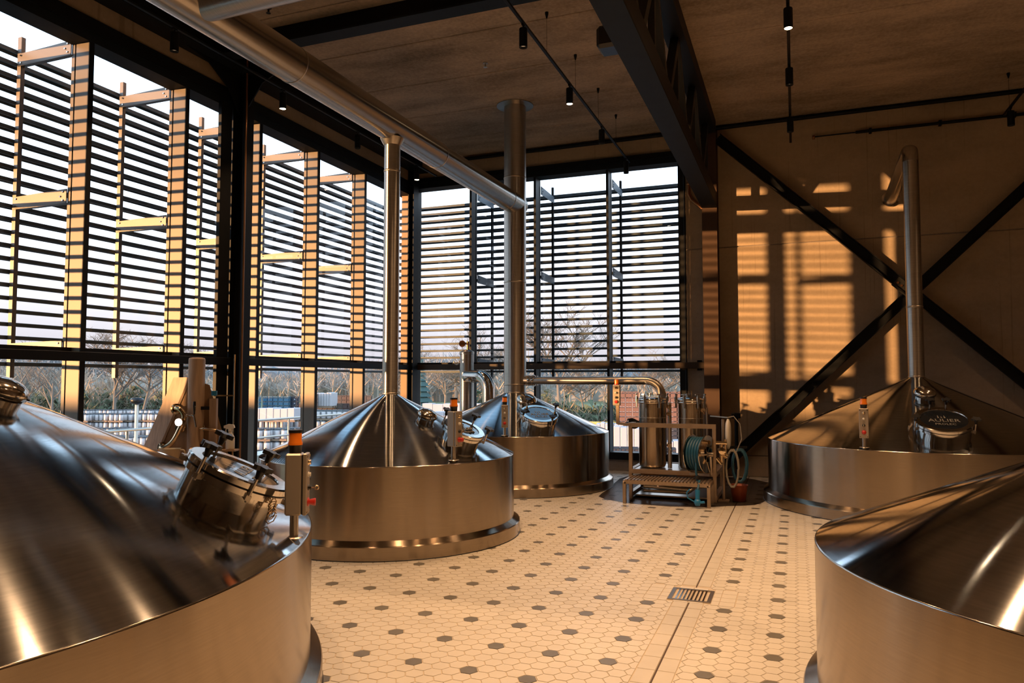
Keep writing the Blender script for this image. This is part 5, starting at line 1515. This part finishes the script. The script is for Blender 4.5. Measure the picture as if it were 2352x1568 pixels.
def bush(px, d, w, h, label, seed, m_='bush', name='bush', cat='bush'):
    rnd = random.Random(seed); p = azd(px, d)
    m = MB(); mt = MB()
    for b in range(int(w * 26)):
        u = rnd.uniform(-w / 2, w / 2); q = Vector((p.x, p.y, GZ)) + rt * u + Vector((fw.x, fw.y, 0)) * rnd.uniform(-1.2, 1.2)
        top = h * (0.72 + 0.22 * math.sin(u * 1.3 + seed) + 0.1 * math.sin(u * 3.1)) 
        q.z = GZ + rnd.uniform(0, top * 0.7)
        for k in range(5):
            spike(mt if rnd.random() < 0.45 else m, q, (rnd.uniform(-.9, .9), rnd.uniform(-.9, .9), rnd.uniform(0.3, 1.2)), top * rnd.uniform(0.2, 0.42), 0.05)
    for b in range(int(w * 30)):
        u = rnd.uniform(-w / 2, w / 2); top = h * (0.62 + 0.2 * math.sin(u * 1.3 + seed))
        q = Vector((p.x, p.y, GZ)) + rt * u + Vector((fw.x, fw.y, 0)) * rnd.uniform(-1.0, 1.0)
        z = rnd.uniform(0.0, 1.0) * top; r = rnd.uniform(0.15, 0.5)
        vs = [q + Vector((rnd.uniform(-r, r), rnd.uniform(-r, r), z + rnd.uniform(-r, r))) for _ in range(5)]
        m.add(vs, [(0, 1, 2), (0, 2, 3), (0, 3, 4), (1, 2, 4), (1, 3, 4)])
    t = thing(name, label, cat, (p.x, p.y, GZ))
    o = m.build('foliage', M[m_], t); o['kind'] = 'stuff'
    o = mt.build('twigs', M['twig'], t); o['kind'] = 'stuff'
bush(1290, 62, 9, 4.2, 'dull green hedge outside, right of the thick flue', 1)
bush(1370, 60, 8, 3.6, 'green bush behind the yellow container', 2)
bush(1440, 68, 8, 4.4, 'grey-green bush left of the filter housings', 3)
bush(1550, 66, 8, 4.2, 'grey-green bush at the right of the back window', 4)
bush(240, 84, 16, 4.6, 'scrubby hedge behind the big bare tree', 5)
bush(380, 86, 16, 5.0, 'scrubby green hedge left of the oak tap tower', 6)
bush(90, 80, 16, 4.0, 'low hedge behind the thin bare tree at far left', 7)
bush(1180, 100, 10, 4.0, 'hedge behind the thick flue', 8)
# spruce
p = azd(968, 105); t = thing('spruce_tree', 'small dark spruce right of the corner column', 'tree', (p.x, p.y, GZ))
m = MB()
for k in range(9):
    z = 1.0 + k * 0.75; r = 1.9 * (1 - k / 10)
    n = 11
    vs = [(p.x + r * (1 if j % 2 else 0.6) * math.cos(2 * PI * j / n), p.y + r * (1 if j % 2 else 0.6) * math.sin(2 * PI * j / n), GZ + z) for j in range(n)] + [(p.x, p.y, GZ + z + 1.5)]
    m.add(vs, [(j, (j + 1) % n, n) for j in range(n)])
m.build('foliage', mat('blue_green_spruce', (0.10, 0.17, 0.16), 0.9), t)
MB().cyl((p.x, p.y, GZ), (p.x, p.y, GZ + 2), 0.15, 8).build('trunk', M['bark'], t)
# far woods on the horizon: ragged ridge of tree crowns, each row one mass
def ridge(d, h, m_, label, seed, a0=-900, a1=2600, step=5.0, tw=14):
    rnd = random.Random(seed); m = MB(); x = a0
    while x < a1:
        hh = h * rnd.uniform(0.6, 1.0) * (0.8 + 0.22 * math.sin(x * 0.006 + seed))
        p = azd(x, d + rnd.uniform(-10, 10))
        spike(m, p, (rnd.uniform(-.1, .1), 0, 1), hh, 0.0018 * d)
        for k in range(tw):
            z = rnd.uniform(0.15, 0.8) * hh
            spike(m, p + Vector((0, 0, z)), (rnd.uniform(-1, 1), rnd.uniform(-1, 1), rnd.uniform(0.3, 1.4)), (hh - z) * rnd.uniform(0.6, 1.0) + hh * 0.12, 0.0009 * d)
        x += rnd.uniform(0.5, 1.5) * step
    # the packed undergrowth at the foot of the wood
    n = 240; vs = []
    for i in range(n + 1):
        p = azd(a0 + (a1 - a0) * i / n, d); q = h * (0.42 + 0.10 * math.sin(i * 0.31 + seed) + rnd.uniform(-.05, .05))
        back = Vector((fw.x, fw.y, 0)) * 6
        vs += [(p.x, p.y, GZ), (p.x, p.y, GZ + q * 0.7), (p.x + back.x, p.y + back.y, GZ + q), (p.x + 2 * back.x, p.y + 2 * back.y, GZ)]
    m.add(vs, [(4 * i + k, 4 * i + 4 + k, 4 * i + 5 + k, 4 * i + 1 + k) for i in range(n) for k in range(3)])
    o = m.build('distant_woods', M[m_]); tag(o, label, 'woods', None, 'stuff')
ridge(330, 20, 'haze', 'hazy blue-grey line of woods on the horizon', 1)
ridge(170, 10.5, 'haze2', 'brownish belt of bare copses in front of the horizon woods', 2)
